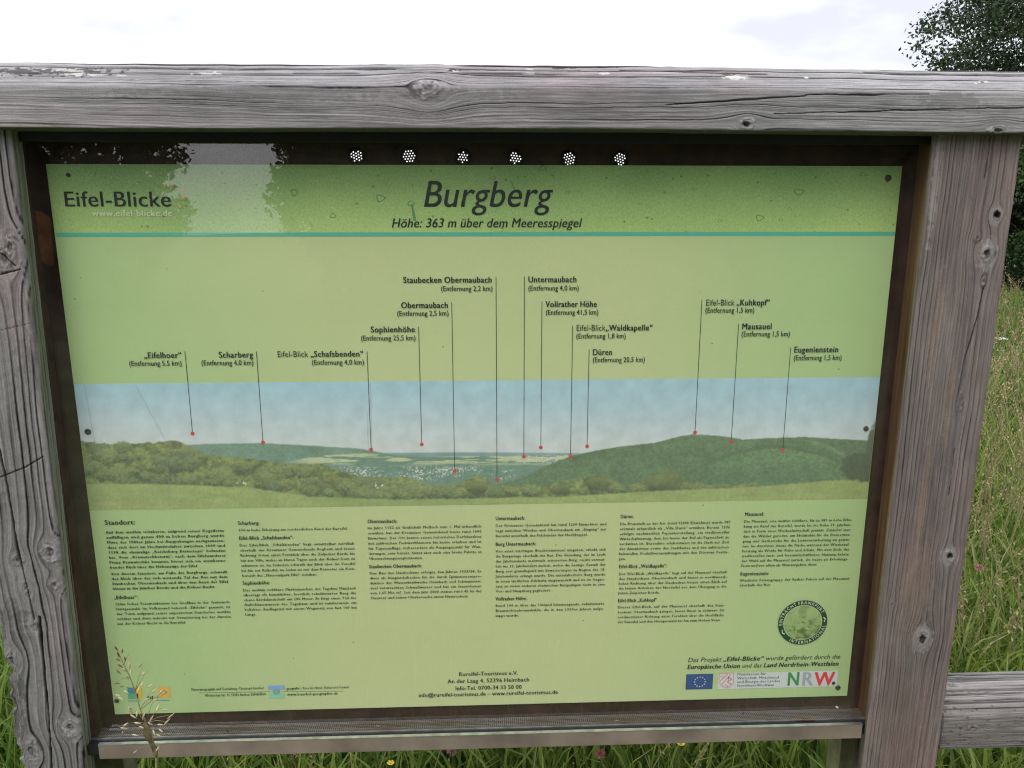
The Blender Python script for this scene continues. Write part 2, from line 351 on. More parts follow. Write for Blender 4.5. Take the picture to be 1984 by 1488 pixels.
# --- posts
YP = -0.05
def post(name, x0, x1, side, seed, knots_px, cracks_px, tone, freq, contrast, warp, red, patches_px=(), shear=None, rough_left=False):
    yr = -0.043 if side == 'R' else -0.024
    if side == 'R': poly = [(x0, YP), (x1, YP), (x1, 0.07), (x0 + 0.03, 0.07), (x0 + 0.03, yr), (x0, yr)]
    else: poly = [(x0, YP), (x1, YP), (x1, yr), (x1 - 0.03, yr), (x1 - 0.03, 0.07), (x0, 0.07)]
    if side == 'R': st = [0.0008, 0.004, 0.01, 0.01, 0.006, 0.002]; rd = [0.0025, 0.004, 0.006, 0.006, 0.001, 0.0015]
    else: st = [0.0008, 0.0016, 0.006, 0.01, 0.01, 0.004]; rd = [0.006, 0.006, 0.002, 0.001, 0.006, 0.006]
    def fld(U, a, b, S, na, nb):
        v = np.where(nb < -0.7, a, np.where(np.abs(na) > 0.7, np.sign(na) * (b + 0.9) + a, a + 3))
        v = np.where((b < YP + 0.008) & (nb <= -0.2), a, v)
        kn = []
        for (px, py, R, el, dk) in knots_px:
            p = at(px, py, YP); kn.append((p[2], p[0] - shx(p[2]), R, el, dk))
        ck = []
        for pts, w, dp in cracks_px:
            q = [at(px, py, YP) for px, py in pts]; ck.append(([(p[2], p[0] - shx(p[2])) for p in q], w, dp))
        pt = []
        for (px, py, ru, rv, amt, c_, e_) in patches_px:
            p = at(px, py, YP); pt.append((p[2], p[0] - shx(p[2]), ru, rv, amt, c_, e_))
        cc, h = wood_field(U, v, kn, ck, seed, freq=freq, tone=tone, contrast=contrast, warp=warp, red=red, patches=pt)
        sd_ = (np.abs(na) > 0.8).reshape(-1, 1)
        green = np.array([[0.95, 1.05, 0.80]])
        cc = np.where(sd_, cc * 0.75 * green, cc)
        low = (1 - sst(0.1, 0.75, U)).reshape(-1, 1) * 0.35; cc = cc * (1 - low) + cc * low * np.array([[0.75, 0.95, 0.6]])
        if rough_left:
            e = sst(x0 + 0.02, x0, a) * (np.abs(nb) < 2); dmg = 0.02 * sst(0.35, 0.75, fbm(U * 16, 0 * U, 201)) + 0.008 * fbm(U * 70, a * 60, 203)
            h = h - 0.0
            rufs = sst(0.42, 0.7, fbm(U * 60, a * 40 + 3, 207)) * sst(0.58, 0.75, fbm(U * 5, a * 4, 209))
            h = h - 0.0022 * rufs + 0.001 * fbm(U * 150, a * 150, 211); cc = cc * (1 - 0.35 * rufs.reshape(-1, 1))
            fld.dmg = (dmg + 0.006 * fbm(U * 160, a * 120, 205)) * (1 - sst(x0, x0 + 0.028, a))
            h = h - 0.0
            sp = sst(0.62, 0.9, fbm(U * 60, a * 60, 213)) * (1 - sst(x0 + 0.01, x0 + 0.04, a)); cc = cc * (1 - 0.5 * sp.reshape(-1, 1))
        return cc, h
    def sh(U, a, b):
        a = a + shx(U)
        if rough_left: a = a + fld.dmg * (U < 1.05) * sst(1.05, 0.85, U)
        return a, b
    uz = np.concatenate([np.linspace(-0.3, 0.58, 160)[:-1], np.linspace(0.58, zbm + 0.008, 820)])
    return bar(name, 'z', uz, poly, rd, st, fld, M_wood_z, board, shear=sh)
# right post
xr_t, xr_b = at(1808, 284, YP)[0], at(1683, 1380, YP)[0]; zt_, zb_ = at(1808, 284, YP)[2], at(1683, 1380, YP)[2]
def shx(z): return (z - zb_) / (zt_ - zb_) * (xr_t - xr_b)
wR = at(1979, 284, YP)[0] - xr_t
rk = [(1931, 416, 0.0058, 1.25, 1.0), (1912, 490, 0.0085, 1.2, 0.75), (1893, 462, 0.004, 1.3, 0.2), (1840, 1077, 0.0065, 1.3, 1.0), (1787, 1235, 0.0095, 1.35, 0.9), (1728, 1168, 0.0022, 1.5, 0.6), (1905, 545, 0.003, 2.0, 0.2), (1862, 775, 0.004, 3, 0.25)]
rc = [([(1920, 262), (1916, 300), (1908, 345)], 0.0009, 0.003), ([(1906, 560), (1884, 650), (1868, 700), (1856, 770)], 0.0009, 0.003), ([(1850, 870), (1838, 960)], 0.0006, 0.002), ([(1736, 590), (1735, 700)], 0.0005, 0.001)]
Wt = (0.42, 0.41, 0.42)
rp_ = [(1815, 330, 0.12, 0.006, 0.5, (0.33, 0.31, 0.29), 0.5), (1931, 418, 0.014, 0.012, 0.25, Wt, 0.4), (1912, 495, 0.026, 0.014, 0.35, Wt, 0.5), (1840, 1077, 0.018, 0.016, 0.28, Wt, 0.5), (1787, 1237, 0.026, 0.020, 0.28, Wt, 0.5),
       (1775, 1150, 0.08, 0.03, 0.35, (0.25, 0.18, 0.13), 0.8), (1790, 950, 0.10, 0.006, 0.3, (0.30, 0.2, 0.13), 0.8), (1740, 1400, 0.10, 0.05, 0.3, (0.18, 0.13, 0.10), 0.8),
       (1850, 820, 0.10, 0.012, 0.35, (0.11, 0.11, 0.115), 1.0), (1870, 640, 0.12, 0.008, 0.3, (0.12, 0.11, 0.12), 1.0), (1812, 640, 0.08, 0.008, 0.35, (0.30, 0.22, 0.16), 1.0), (1840, 780, 0.08, 0.006, 0.35, (0.28, 0.2, 0.14), 1.0),
       (1787, 1237, 0.009, 0.0055, 1.0, (0.03, 0.028, 0.025), 0.8), (1931, 416, 0.0065, 0.0055, 1.0, (0.012, 0.011, 0.01), 0.5), (1840, 1077, 0.0055, 0.0045, 1.0, (0.02, 0.02, 0.018), 0.5), (1912, 492, 0.006, 0.005, 0.8, (0.05, 0.048, 0.05), 0.8)]
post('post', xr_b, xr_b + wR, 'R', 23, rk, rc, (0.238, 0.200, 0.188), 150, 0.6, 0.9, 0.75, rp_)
# left post
lt, lb = at(25, 300, YP), at(152, 1380, YP)
_s0 = (lt[0] - lb[0]) / (lt[2] - lb[2])
def shx(z): return (z - lb[2]) * _s0
lk = [(36, 1085, 0.0075, 1.2, 0.3), (52, 1140, 0.007, 1.3, 0.3), (98, 1070, 0.012, 1.3, 0.5), (106, 1133, 0.007, 1.1, 0.3), (138, 1410, 0.012, 1.2, 0.6), (8, 500, 0.011, 1.6, 0.4), (68, 1210, 0.006, 1.3, 0.2), (60, 1455, 0.012, 1.5, 0.5), (18, 1280, 0.012, 1.3, 0.6), (20, 480, 0.008, 2, 0.3)]
lc = [([(0, 870), (14, 940), (34, 1060), (52, 1130), (66, 1200)], 0.0016, 0.004), ([(76, 1195), (85, 1290), (96, 1400), (100, 1488), (104, 1560)], 0.002, 0.005), ([(2, 490), (14, 500), (30, 515)], 0.0012, 0.003), ([(0, 925), (50, 905), (84, 885)], 0.0009, 0.0015), ([(0, 532), (40, 522)], 0.001, 0.002), ([(2, 640), (62, 625)], 0.0007, 0.001)]
lp = [(50, 690, 0.03, 0.012, 0.35, (0.1, 0.095, 0.09), 1.6), (110, 1070, 0.014, 0.016, 0.3, (0.4, 0.39, 0.38), 1.6), (140, 1412, 0.018, 0.016, 0.3, (0.4, 0.39, 0.38), 1.6),
      (20, 1400, 0.05, 0.02, 0.45, (0.09, 0.085, 0.08), 1.4), (40, 1330, 0.02, 0.01, 0.6, (0.07, 0.07, 0.065), 1.2)]
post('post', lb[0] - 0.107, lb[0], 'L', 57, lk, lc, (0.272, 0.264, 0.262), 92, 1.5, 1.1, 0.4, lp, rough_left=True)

# ------------------------------------------------------------------ case: back board, sides, sill, glass
M_back = plain('dark_brown_board', (0.046, 0.022, 0.018), 0.6, noise=0.45, nscale=30, bump=0.3)
M_side = None
def side_wood():
    m, n, l, b = nt('lit_varnished_wood'); b.inputs['Roughness'].default_value = 0.5
    t = n.new('ShaderNodeTexCoord'); mp = n.new('ShaderNodeMapping'); mp.inputs['Scale'].default_value = (160, 160, 5)
    z = n.new('ShaderNodeTexNoise'); z.inputs['Scale'].default_value = 1; z.inputs['Detail'].default_value = 5; l.new(t.outputs['Object'], mp.inputs[0]); l.new(mp.outputs[0], z.inputs['Vector'])
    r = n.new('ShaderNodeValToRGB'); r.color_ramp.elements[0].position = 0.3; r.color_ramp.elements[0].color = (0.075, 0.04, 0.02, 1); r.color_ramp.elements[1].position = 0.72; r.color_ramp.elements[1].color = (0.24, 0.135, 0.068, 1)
    l.new(z.outputs['Fac'], r.inputs[0]); l.new(r.outputs[0], b.inputs['Base Color']); return m
M_side = side_wood()  # lit copy of the case wood, brightness painted into the colour
M_side_shaded = plain('shaded_case_wood', (0.075, 0.042, 0.026), 0.6, noise=0.5, nscale=25)  # shaded copy of the case wood, shade painted into the colour
zs = 0.701                                   # sill surface
XL, XR = -0.627, 0.6255
hx = [(at(px, py, 0.006)[0], at(px, py, 0.006)[2]) for px, py in ((691, 303), (793, 303), (897, 305), (998, 307), (1102, 308), (1201, 309))]
def curve_plate(name, outer, holes, y0, th, mat, parent):
    cu = bpy.data.curves.new(name + '_outline', 'CURVE'); cu.dimensions = '2D'; cu.fill_mode = 'BOTH'; cu.extrude = th / 2
    def sp(pts):
        s = cu.splines.new('POLY'); s.points.add(len(pts) - 1); s.use_cyclic_u = True
        for p, q in zip(s.points, pts): p.co = (q[0], q[1], 0, 1)
    sp(outer)
    for h in holes: sp(h)
    o = bpy.data.objects.new('tmp', cu); me = bpy.data.meshes.new_from_object(o); bpy.data.objects.remove(o)
    V = np.empty(len(me.vertices) * 3); me.vertices.foreach_get('co', V); V = V.reshape(-1, 3)
    me.vertices.foreach_set('co', np.stack([V[:, 0], y0 + V[:, 2] + th / 2, V[:, 1]], -1).ravel()); me.name = name; me.flip_normals(); me.update()
    return link(name, me, mat, parent)
def circ(cx, cz, r, k): return [(cx + r * cos(2 * pi * i / k), cz + r * sin(2 * pi * i / k)) for i in range(k)]
back = curve_plate('back_board', [(XL, zs), (XR, zs), (XR, 1.632), (XL, 1.632)], [circ(x, z, 0.0105, 20) for x, z in hx], 0.004, 0.012, M_back, board)
# orange-brown patch left of the sheet: look of lit wood painted onto the backing
V = []; F = []
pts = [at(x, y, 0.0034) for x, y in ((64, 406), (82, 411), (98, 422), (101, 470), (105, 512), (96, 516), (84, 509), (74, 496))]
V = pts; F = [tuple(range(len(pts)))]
m_or = plain('lit_orange_wood', (0.17, 0.07, 0.033), 0.5, noise=0.45, nscale=40)
link('lit_wood_patch', mesh_py('lit_wood_patch', V, [F[0][::-1]]), m_or, board)
M_vent = plain('black_vent_mesh', (0.012, 0.012, 0.013), 0.5, metal=0.3)
for i, (x, z) in enumerate(hx):
    th = rng.uniform(0, 1); p = 0.0039; hs = []
    for a in range(-4, 5):
        for b in range(-4, 5):
            q = np.array([a + b * 0.5, b * 0.866]) * p + rng.uniform(-.5, .5, 2) * 0.00015
            if np.hypot(*q) < 0.0083 + rng.uniform(-.0012, .0006):
                c_, s_ = cos(th), sin(th); hs.append(circ(x + q[0] * c_ - q[1] * s_, z + q[0] * s_ + q[1] * c_, 0.00100, 8))
    curve_plate('vent_mesh', circ(x, z, 0.0125, 24), hs, 0.0028, 0.0010, M_vent, board)
# side boards of the case, seen inside
for sx, mt in ((-1, M_side_shaded), (1, M_side)):
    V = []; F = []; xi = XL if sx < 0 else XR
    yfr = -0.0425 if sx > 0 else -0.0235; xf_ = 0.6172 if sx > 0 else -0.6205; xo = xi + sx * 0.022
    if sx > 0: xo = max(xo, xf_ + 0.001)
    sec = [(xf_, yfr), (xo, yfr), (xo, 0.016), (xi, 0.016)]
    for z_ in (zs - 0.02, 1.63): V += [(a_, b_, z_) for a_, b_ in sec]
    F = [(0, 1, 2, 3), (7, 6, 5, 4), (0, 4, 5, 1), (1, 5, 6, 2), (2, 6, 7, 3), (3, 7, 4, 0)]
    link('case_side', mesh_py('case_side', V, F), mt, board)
V = []; F = []; box(V, F, XL, XR, -0.034, 0.016, 1.632, 1.642); link('case_top', mesh_py('case_top', V, F), M_side_shaded, board)
M_black = plain('shadow_strip_black', (0.014, 0.013, 0.014), 0.7, noise=0.3)
V = []; F = []; box(V, F, XL + 0.001, XR - 0.001, -0.0345, -0.0315, 1.606, 1.6315); link('shadow_strip', mesh_py('shadow_strip', V, F), M_black, board)  # black strip added to stand for the shade under the rail
# sill: perforated drip plate, bright edge, dark groove, brushed front strip
def sill_mat():
    m, n, l, b = nt('perforated_plate'); b.inputs['Roughness'].default_value = 0.55; b.inputs['Metallic'].default_value = 0.35
    t = n.new('ShaderNodeTexCoord'); mp = n.new('ShaderNodeMapping'); mp.inputs['Scale'].default_value = (300, 300, 300); l.new(t.outputs['Object'], mp.inputs[0])
    vo = n.new('ShaderNodeTexVoronoi'); vo.voronoi_dimensions = '2D'; vo.inputs['Scale'].default_value = 1; vo.inputs['Randomness'].default_value = 0.12; l.new(mp.outputs[0], vo.inputs['Vector'])
    r = n.new('ShaderNodeValToRGB'); r.color_ramp.elements[0].position = 0.27; r.color_ramp.elements[0].color = (0.012, 0.011, 0.01, 1); r.color_ramp.elements[1].position = 0.36; r.color_ramp.elements[1].color = (0.30, 0.275, 0.24, 1)
    l.new(vo.outputs['Distance'], r.inputs[0])
    z = n.new('ShaderNodeTexNoise'); z.inputs['Scale'].default_value = 9; z.inputs['Detail'].default_value = 6; l.new(t.outputs['Object'], z.inputs['Vector'])
    r2 = n.new('ShaderNodeValToRGB'); r2.color_ramp.elements[0].position = 0.42; r2.color_ramp.elements[0].color = (0, 0, 0, 1); r2.color_ramp.elements[1].position = 0.68; r2.color_ramp.elements[1].color = (0.85, 0.85, 0.85, 1); l.new(z.outputs['Fac'], r2.inputs[0])
    mx = n.new('ShaderNodeMix'); mx.data_type = 'RGBA'; mx.inputs[7].default_value = (0.12, 0.085, 0.05, 1)
    l.new(r2.outputs[0], mx.inputs[0]); l.new(r.outputs[0], mx.inputs[6]); l.new(mx.outputs[2], b.inputs['Base Color'])
    bp = n.new('ShaderNodeBump'); bp.inputs['Distance'].default_value = 0.001; l.new(r.outputs[0], bp.inputs['Height']); l.new(bp.outputs[0], b.inputs['Normal']); return m
V = []; F = []; box(V, F, XL, XR, -0.0235, 0.0035, zs - 0.004, zs); link('drip_grille', mesh_py('drip_grille', V, F), sill_mat(), board)
M_alu = plain('dull_aluminium', (0.265, 0.215, 0.178), 0.5, metal=0.25, noise=0.35, nscale=14, bump=0.2)
M_chr = plain('bright_edge_metal', (0.62, 0.62, 0.64), 0.3, metal=0.9, noise=0.3, nscale=50)
M_gap = plain('black_rubber_groove', (0.012, 0.012, 0.014), 0.5)
V = []; F = []; box(V, F, XL, XR, -0.0268, -0.0238, zs + 0.0010, zs + 0.0026); link('bright_edge', mesh_py('bright_edge', V, F), M_chr, board)
V = []; F = []; box(V, F, XL, XR, -0.0400, -0.0245, zs - 0.016, zs + 0.0009); link('rubber_groove', mesh_py('rubber_groove', V, F), M_gap, board)
ys = -0.046
xsl, xsr = at(189, 1440, ys)[0], at(1672, 1400, ys)[0]; zs1, zs0 = at(1000, 1422.5, ys)[2], at(1000, 1449, ys)[2]
V = []; F = []; box(V, F, xsl, xsr, ys, ys + 0.0055, zs0, zs1); box(V, F, xsl, xsr, ys + 0.0055, 0.01, zs0, zs0 + 0.003)
me_ = mesh_py('sill_front', V, F); o_ = link('sill_front', me_, M_alu, board)
bv = o_.modifiers.new('bevel', 'BEVEL'); bv.width = 0.0008; bv.segments = 2
V = []; F = []; box(V, F, xsl, xsr, ys - 0.0004, ys + 0.0057, zs1 + 0.0001, zs1 + 0.0011); link('sill_lip', mesh_py('sill_lip', V, F), M_chr, board)
# mossy legs standing behind the sill
M_moss = plain('mossy_wood', (0.10, 0.105, 0.045), 0.95, noise=0.5, nscale=30, bump=0.8)
for x0, x1 in ((at(190, 1470, 0.03)[0], at(238, 1470, 0.03)[0]), (at(1628, 1460, 0.03)[0], at(1700, 1460, 0.03)[0])):
    V = []; F = []; box(V, F, x0 - (0.04 if x0 < 0 else 0), x1 + (0.02 if x0 > 0 else 0), 0.03, 0.075, -0.2, zs - 0.012)
    link('leg', mesh_py('leg', V, F), M_moss, board)
# glass
def glass_mat():
    m = bpy.data.materials.new('clear_glass'); m.use_nodes = True; n = m.node_tree.nodes; l = m.node_tree.links; n.clear()
    o = n.new('ShaderNodeOutputMaterial'); t = n.new('ShaderNodeBsdfTransparent'); t.inputs[0].default_value = (0.996, 0.999, 0.996, 1)
    g = n.new('ShaderNodeBsdfGlossy'); g.inputs['Roughness'].default_value = 0.0; mx = n.new('ShaderNodeMixShader')
    ge = n.new('ShaderNodeNewGeometry'); d = n.new('ShaderNodeVectorMath'); d.operation = 'DOT_PRODUCT'; l.new(ge.outputs['Normal'], d.inputs[0]); l.new(ge.outputs['Incoming'], d.inputs[1])
    a = n.new('ShaderNodeMath'); a.operation = 'ABSOLUTE'; l.new(d.outputs['Value'], a.inputs[0]); s = n.new('ShaderNodeMath'); s.operation = 'SUBTRACT'; s.inputs[0].default_value = 1; l.new(a.outputs[0], s.inputs[1])
    p = n.new('ShaderNodeMath'); p.operation = 'POWER'; p.inputs[1].default_value = 5; l.new(s.outputs[0], p.inputs[0])
    q = n.new('ShaderNodeMath'); q.operation = 'MULTIPLY_ADD'; q.inputs[1].default_value = 0.96; q.inputs[2].default_value = 0.050; l.new(p.outputs[0], q.inputs[0])
    # dust film, patchy
    tc = n.new('ShaderNodeTexCoord'); mp = n.new('ShaderNodeMapping'); mp.inputs['Rotation'].default_value = (0, radians(24), 0); mp.inputs['Scale'].default_value = (1.3, 1, 6.5); l.new(tc.outputs['Object'], mp.inputs[0])
    z = n.new('ShaderNodeTexNoise'); z.inputs['Scale'].default_value = 1.0; z.inputs['Detail'].default_value = 4; z.inputs['Roughness'].default_value = 0.45; l.new(mp.outputs[0], z.inputs['Vector'])
    r = n.new('ShaderNodeMapRange'); r.interpolation_type = 'SMOOTHSTEP'; r.inputs[1].default_value = 0.5; r.inputs[2].default_value = 0.66; r.inputs[3].default_value = 0.0; r.inputs[4].default_value = 0.010; l.new(z.outputs['Fac'], r.inputs[0])
    df = n.new('ShaderNodeBsdfDiffuse'); df.inputs[0].default_value = (0.62, 0.6, 0.52, 1); m2 = n.new('ShaderNodeMixShader')
    l.new(r.outputs[0], m2.inputs[0]); l.new(t.outputs[0], m2.inputs[1]); l.new(df.outputs[0], m2.inputs[2])
    l.new(q.outputs[0], mx.inputs[0]); l.new(m2.outputs[0], mx.inputs[1]); l.new(g.outputs[0], mx.inputs[2]); l.new(mx.outputs[0], o.inputs[0]); return m
YG = -0.0262
V = []; F = []; box(V, F, -0.6190, 0.6195, YG, YG + 0.004, zs + 0.0025, 1.628)
link('glass_pane', mesh_py('glass_pane', V, F), glass_mat(), board)

# ------------------------------------------------------------------ the printed sheet
def panel_mat():
    m, n, l, b = nt('pale_green_print'); b.inputs['Roughness'].default_value = 0.45; b.inputs['Specular IOR Level'].default_value = 0.3
    t = n.new('ShaderNodeTexCoord'); z = n.new('ShaderNodeTexNoise'); z.inputs['Scale'].default_value = 1.7; z.inputs['Detail'].default_value = 3; l.new(t.outputs['Object'], z.inputs['Vector'])
    sx = n.new('ShaderNodeSeparateXYZ'); l.new(t.outputs['Object'], sx.inputs[0])
    ab = n.new('ShaderNodeMath'); ab.operation = 'ABSOLUTE'; l.new(sx.outputs['X'], ab.inputs[0])
    mr = n.new('ShaderNodeMapRange'); mr.interpolation_type = 'SMOOTHSTEP'; mr.inputs[1].default_value = 0.15; mr.inputs[2].default_value = 0.62; l.new(ab.outputs[0], mr.inputs[0])
    ad = n.new('ShaderNodeMath'); ad.operation = 'MULTIPLY_ADD'; ad.inputs[1].default_value = 1.1; ad.inputs[2].default_value = -0.5; l.new(z.outputs['Fac'], ad.inputs[0])
    a2 = n.new('ShaderNodeMath'); a2.operation = 'ADD'; a2.use_clamp = True; l.new(mr.outputs[0], a2.inputs[0]); l.new(ad.outputs[0], a2.inputs[1])
    mx = n.new('ShaderNodeMix'); mx.data_type = 'RGBA'; mx.inputs[6].default_value = (*PANEL_A, 1); mx.inputs[7].default_value = (*PANEL_B, 1); l.new(a2.outputs[0], mx.inputs[0])
    # fly specks
    vo = n.new('ShaderNodeTexVoronoi'); vo.inputs['Scale'].default_value = 26; l.new(t.outputs['Object'], vo.inputs['Vector'])
    r = n.new('ShaderNodeMapRange'); r.inputs[1].default_value = 0.022; r.inputs[2].default_value = 0.04; r.inputs[3].default_value = 0.45; r.inputs[4].default_value = 1.0; l.new(vo.outputs['Distance'], r.inputs[0])
    v = n.new('ShaderNodeVectorMath'); v.operation = 'SCALE'; l.new(mx.outputs[2], v.inputs[0]); l.new(r.outputs[0], v.inputs['Scale']); l.new(v.outputs[0], b.inputs['Base Color'])
    return m
PANEL_A = (0.68, 0.75, 0.40); PANEL_B = (0.53, 0.71, 0.345)  # paler, yellower centre: the reflected veil is put into the print colour
PT, PB = 1.5798, 0.7274
V = []; F = []; box(V, F, -0.6, 0.6, 0.0, 0.0028, PB, PT)
panel = link('panel', mesh_py('panel', V, F), panel_mat(), board)

def sheet(name, xs, zs_, y, mat):
    return link(name, mesh_py(name, [(xs[0], y, zs_[0]), (xs[1], y, zs_[0]), (xs[1], y, zs_[1]), (xs[0], y, zs_[1])], [(0, 1, 2, 3)]), mat, panel)
def header_mat():
    m, n, l, b = nt('mottled_green_header'); b.inputs['Roughness'].default_value = 0.45
    t = n.new('ShaderNodeTexCoord'); mp = n.new('ShaderNodeMapping'); mp.inputs['Scale'].default_value = (520, 520, 300); l.new(t.outputs['Object'], mp.inputs[0])
    z = n.new('ShaderNodeTexNoise'); z.inputs['Scale'].default_value = 1; z.inputs['Detail'].default_value = 3; l.new(mp.outputs[0], z.inputs['Vector'])
    z2 = n.new('ShaderNodeTexNoise'); z2.inputs['Scale'].default_value = 5; z2.inputs['Detail'].default_value = 3; l.new(t.outputs['Object'], z2.inputs['Vector'])
    sx = n.new('ShaderNodeSeparateXYZ'); l.new(t.outputs['Object'], sx.inputs[0])
    g = n.new('ShaderNodeMapRange'); g.inputs[1].default_value = PT; g.inputs[2].default_value = 1.488; l.new(sx.outputs['Z'], g.inputs[0])
    a = n.new('ShaderNodeMath'); a.operation = 'MULTIPLY_ADD'; a.inputs[1].default_value = 1.2; a.inputs[2].default_value = -0.8; l.new(z.outputs['Fac'], a.inputs[0])
    a2 = n.new('ShaderNodeMath'); a2.operation = 'MULTIPLY_ADD'; a2.inputs[1].default_value = 0.9; l.new(z2.outputs['Fac'], a2.inputs[0]); l.new(a.outputs[0], a2.inputs[2])
    a3 = n.new('ShaderNodeMath'); a3.operation = 'MULTIPLY_ADD'; a3.inputs[1].default_value = 0.5; l.new(g.outputs[0], a3.inputs[0]); l.new(a2.outputs[0], a3.inputs[2])
    r = n.new('ShaderNodeValToRGB'); e = r.color_ramp.elements; e[0].position = 0.0; e[0].color = (*pc(110, 143, 94, .62), 1); e[1].position = 0.9; e[1].color = (*pc(160, 183, 116, .62), 1); l.new(a3.outputs[0], r.inputs[0])
    vo = n.new('ShaderNodeTexVoronoi'); vo.inputs['Scale'].default_value = 55; l.new(t.outputs['Object'], vo.inputs['Vector'])
    wr = n.new('ShaderNodeValToRGB'); q = wr.color_ramp.elements; q[0].position = 0.05; q[0].color = (0.45, 0.5, 0.45, 1); q[1].position = 0.12; q[1].color = (1, 1, 1, 1); l.new(vo.outputs['Distance'], wr.inputs[0])
    v = n.new('ShaderNodeVectorMath'); v.operation = 'MULTIPLY'; l.new(r.outputs[0], v.inputs[0]); l.new(wr.outputs[0], v.inputs[1]); l.new(v.outputs[0], b.inputs['Base Color']); return m
zh = at(930, 450, 0)[2]; zt2 = at(930, 458.5, 0)[2]
sheet('header_band', (-0.5995, 0.5995), (zh, PT - 0.0005), -0.0003, header_mat())
sheet('teal_stripe', (-0.5975, 0.5995), (zt2 + 0.0006, zh), -0.0003, plain('teal_ink', pc(80, 160, 140, .62), 0.45))
# stains and drips on the header
M_stain = plain('dark_green_stain', pc(92, 132, 82, .62), 0.6)
def ring_marks():
    spots = [(737, 384, 9, 7), (796, 394, 7, 5), (955, 345, 6, 4), (1052, 326, 8, 5), (1548, 372, 10, 6), (1472, 422, 8, 6), (1530, 405, 4, 3), (1345, 366, 5, 3), (1673, 338, 7, 4), (570, 373, 7, 7), (645, 418, 6, 5), (1395, 428, 4, 3), (1100, 373, 4, 3), (1110, 428, 3, 3), (1513, 425, 4, 3), (605, 437, 3, 2), (1240, 395, 3, 2)]
    for (x, y, rx, ry) in spots:
        V = []; F = []; b0 = 0; k = 14; ph = random.random() * 6
        for r in (1.0, 0.72):
            for i in range(k):
                a = 2 * pi * i / k; w = 1 + 0.18 * sin(3 * a + ph); V.append(at(x + rx * r * w * cos(a), y + ry * r * w * sin(a), -0.0005))
        for i in range(k): F.append((b0 + i, b0 + k + i, b0 + k + (i + 1) % k, b0 + (i + 1) % k))
        link('stain', mesh_py('stain', V, F), M_stain, panel)
    for (x, y, x2, y2, w) in ((798, 396, 803, 428, 4), (990, 350, 996, 366, 2), (1003, 340, 1005, 346, 2)):
        V = []; F = []; b0 = 0; V += [at(x - w / 2, y, -0.0005), at(x + w / 2, y, -0.0005), at(x2 + w, y2, -0.0005), at(x2 - w * .6, y2, -0.0005)]; F.append((b0 + 3, b0 + 2, b0 + 1, b0)); link('stain', mesh_py('stain', V, F), M_stain, panel)
ring_marks()

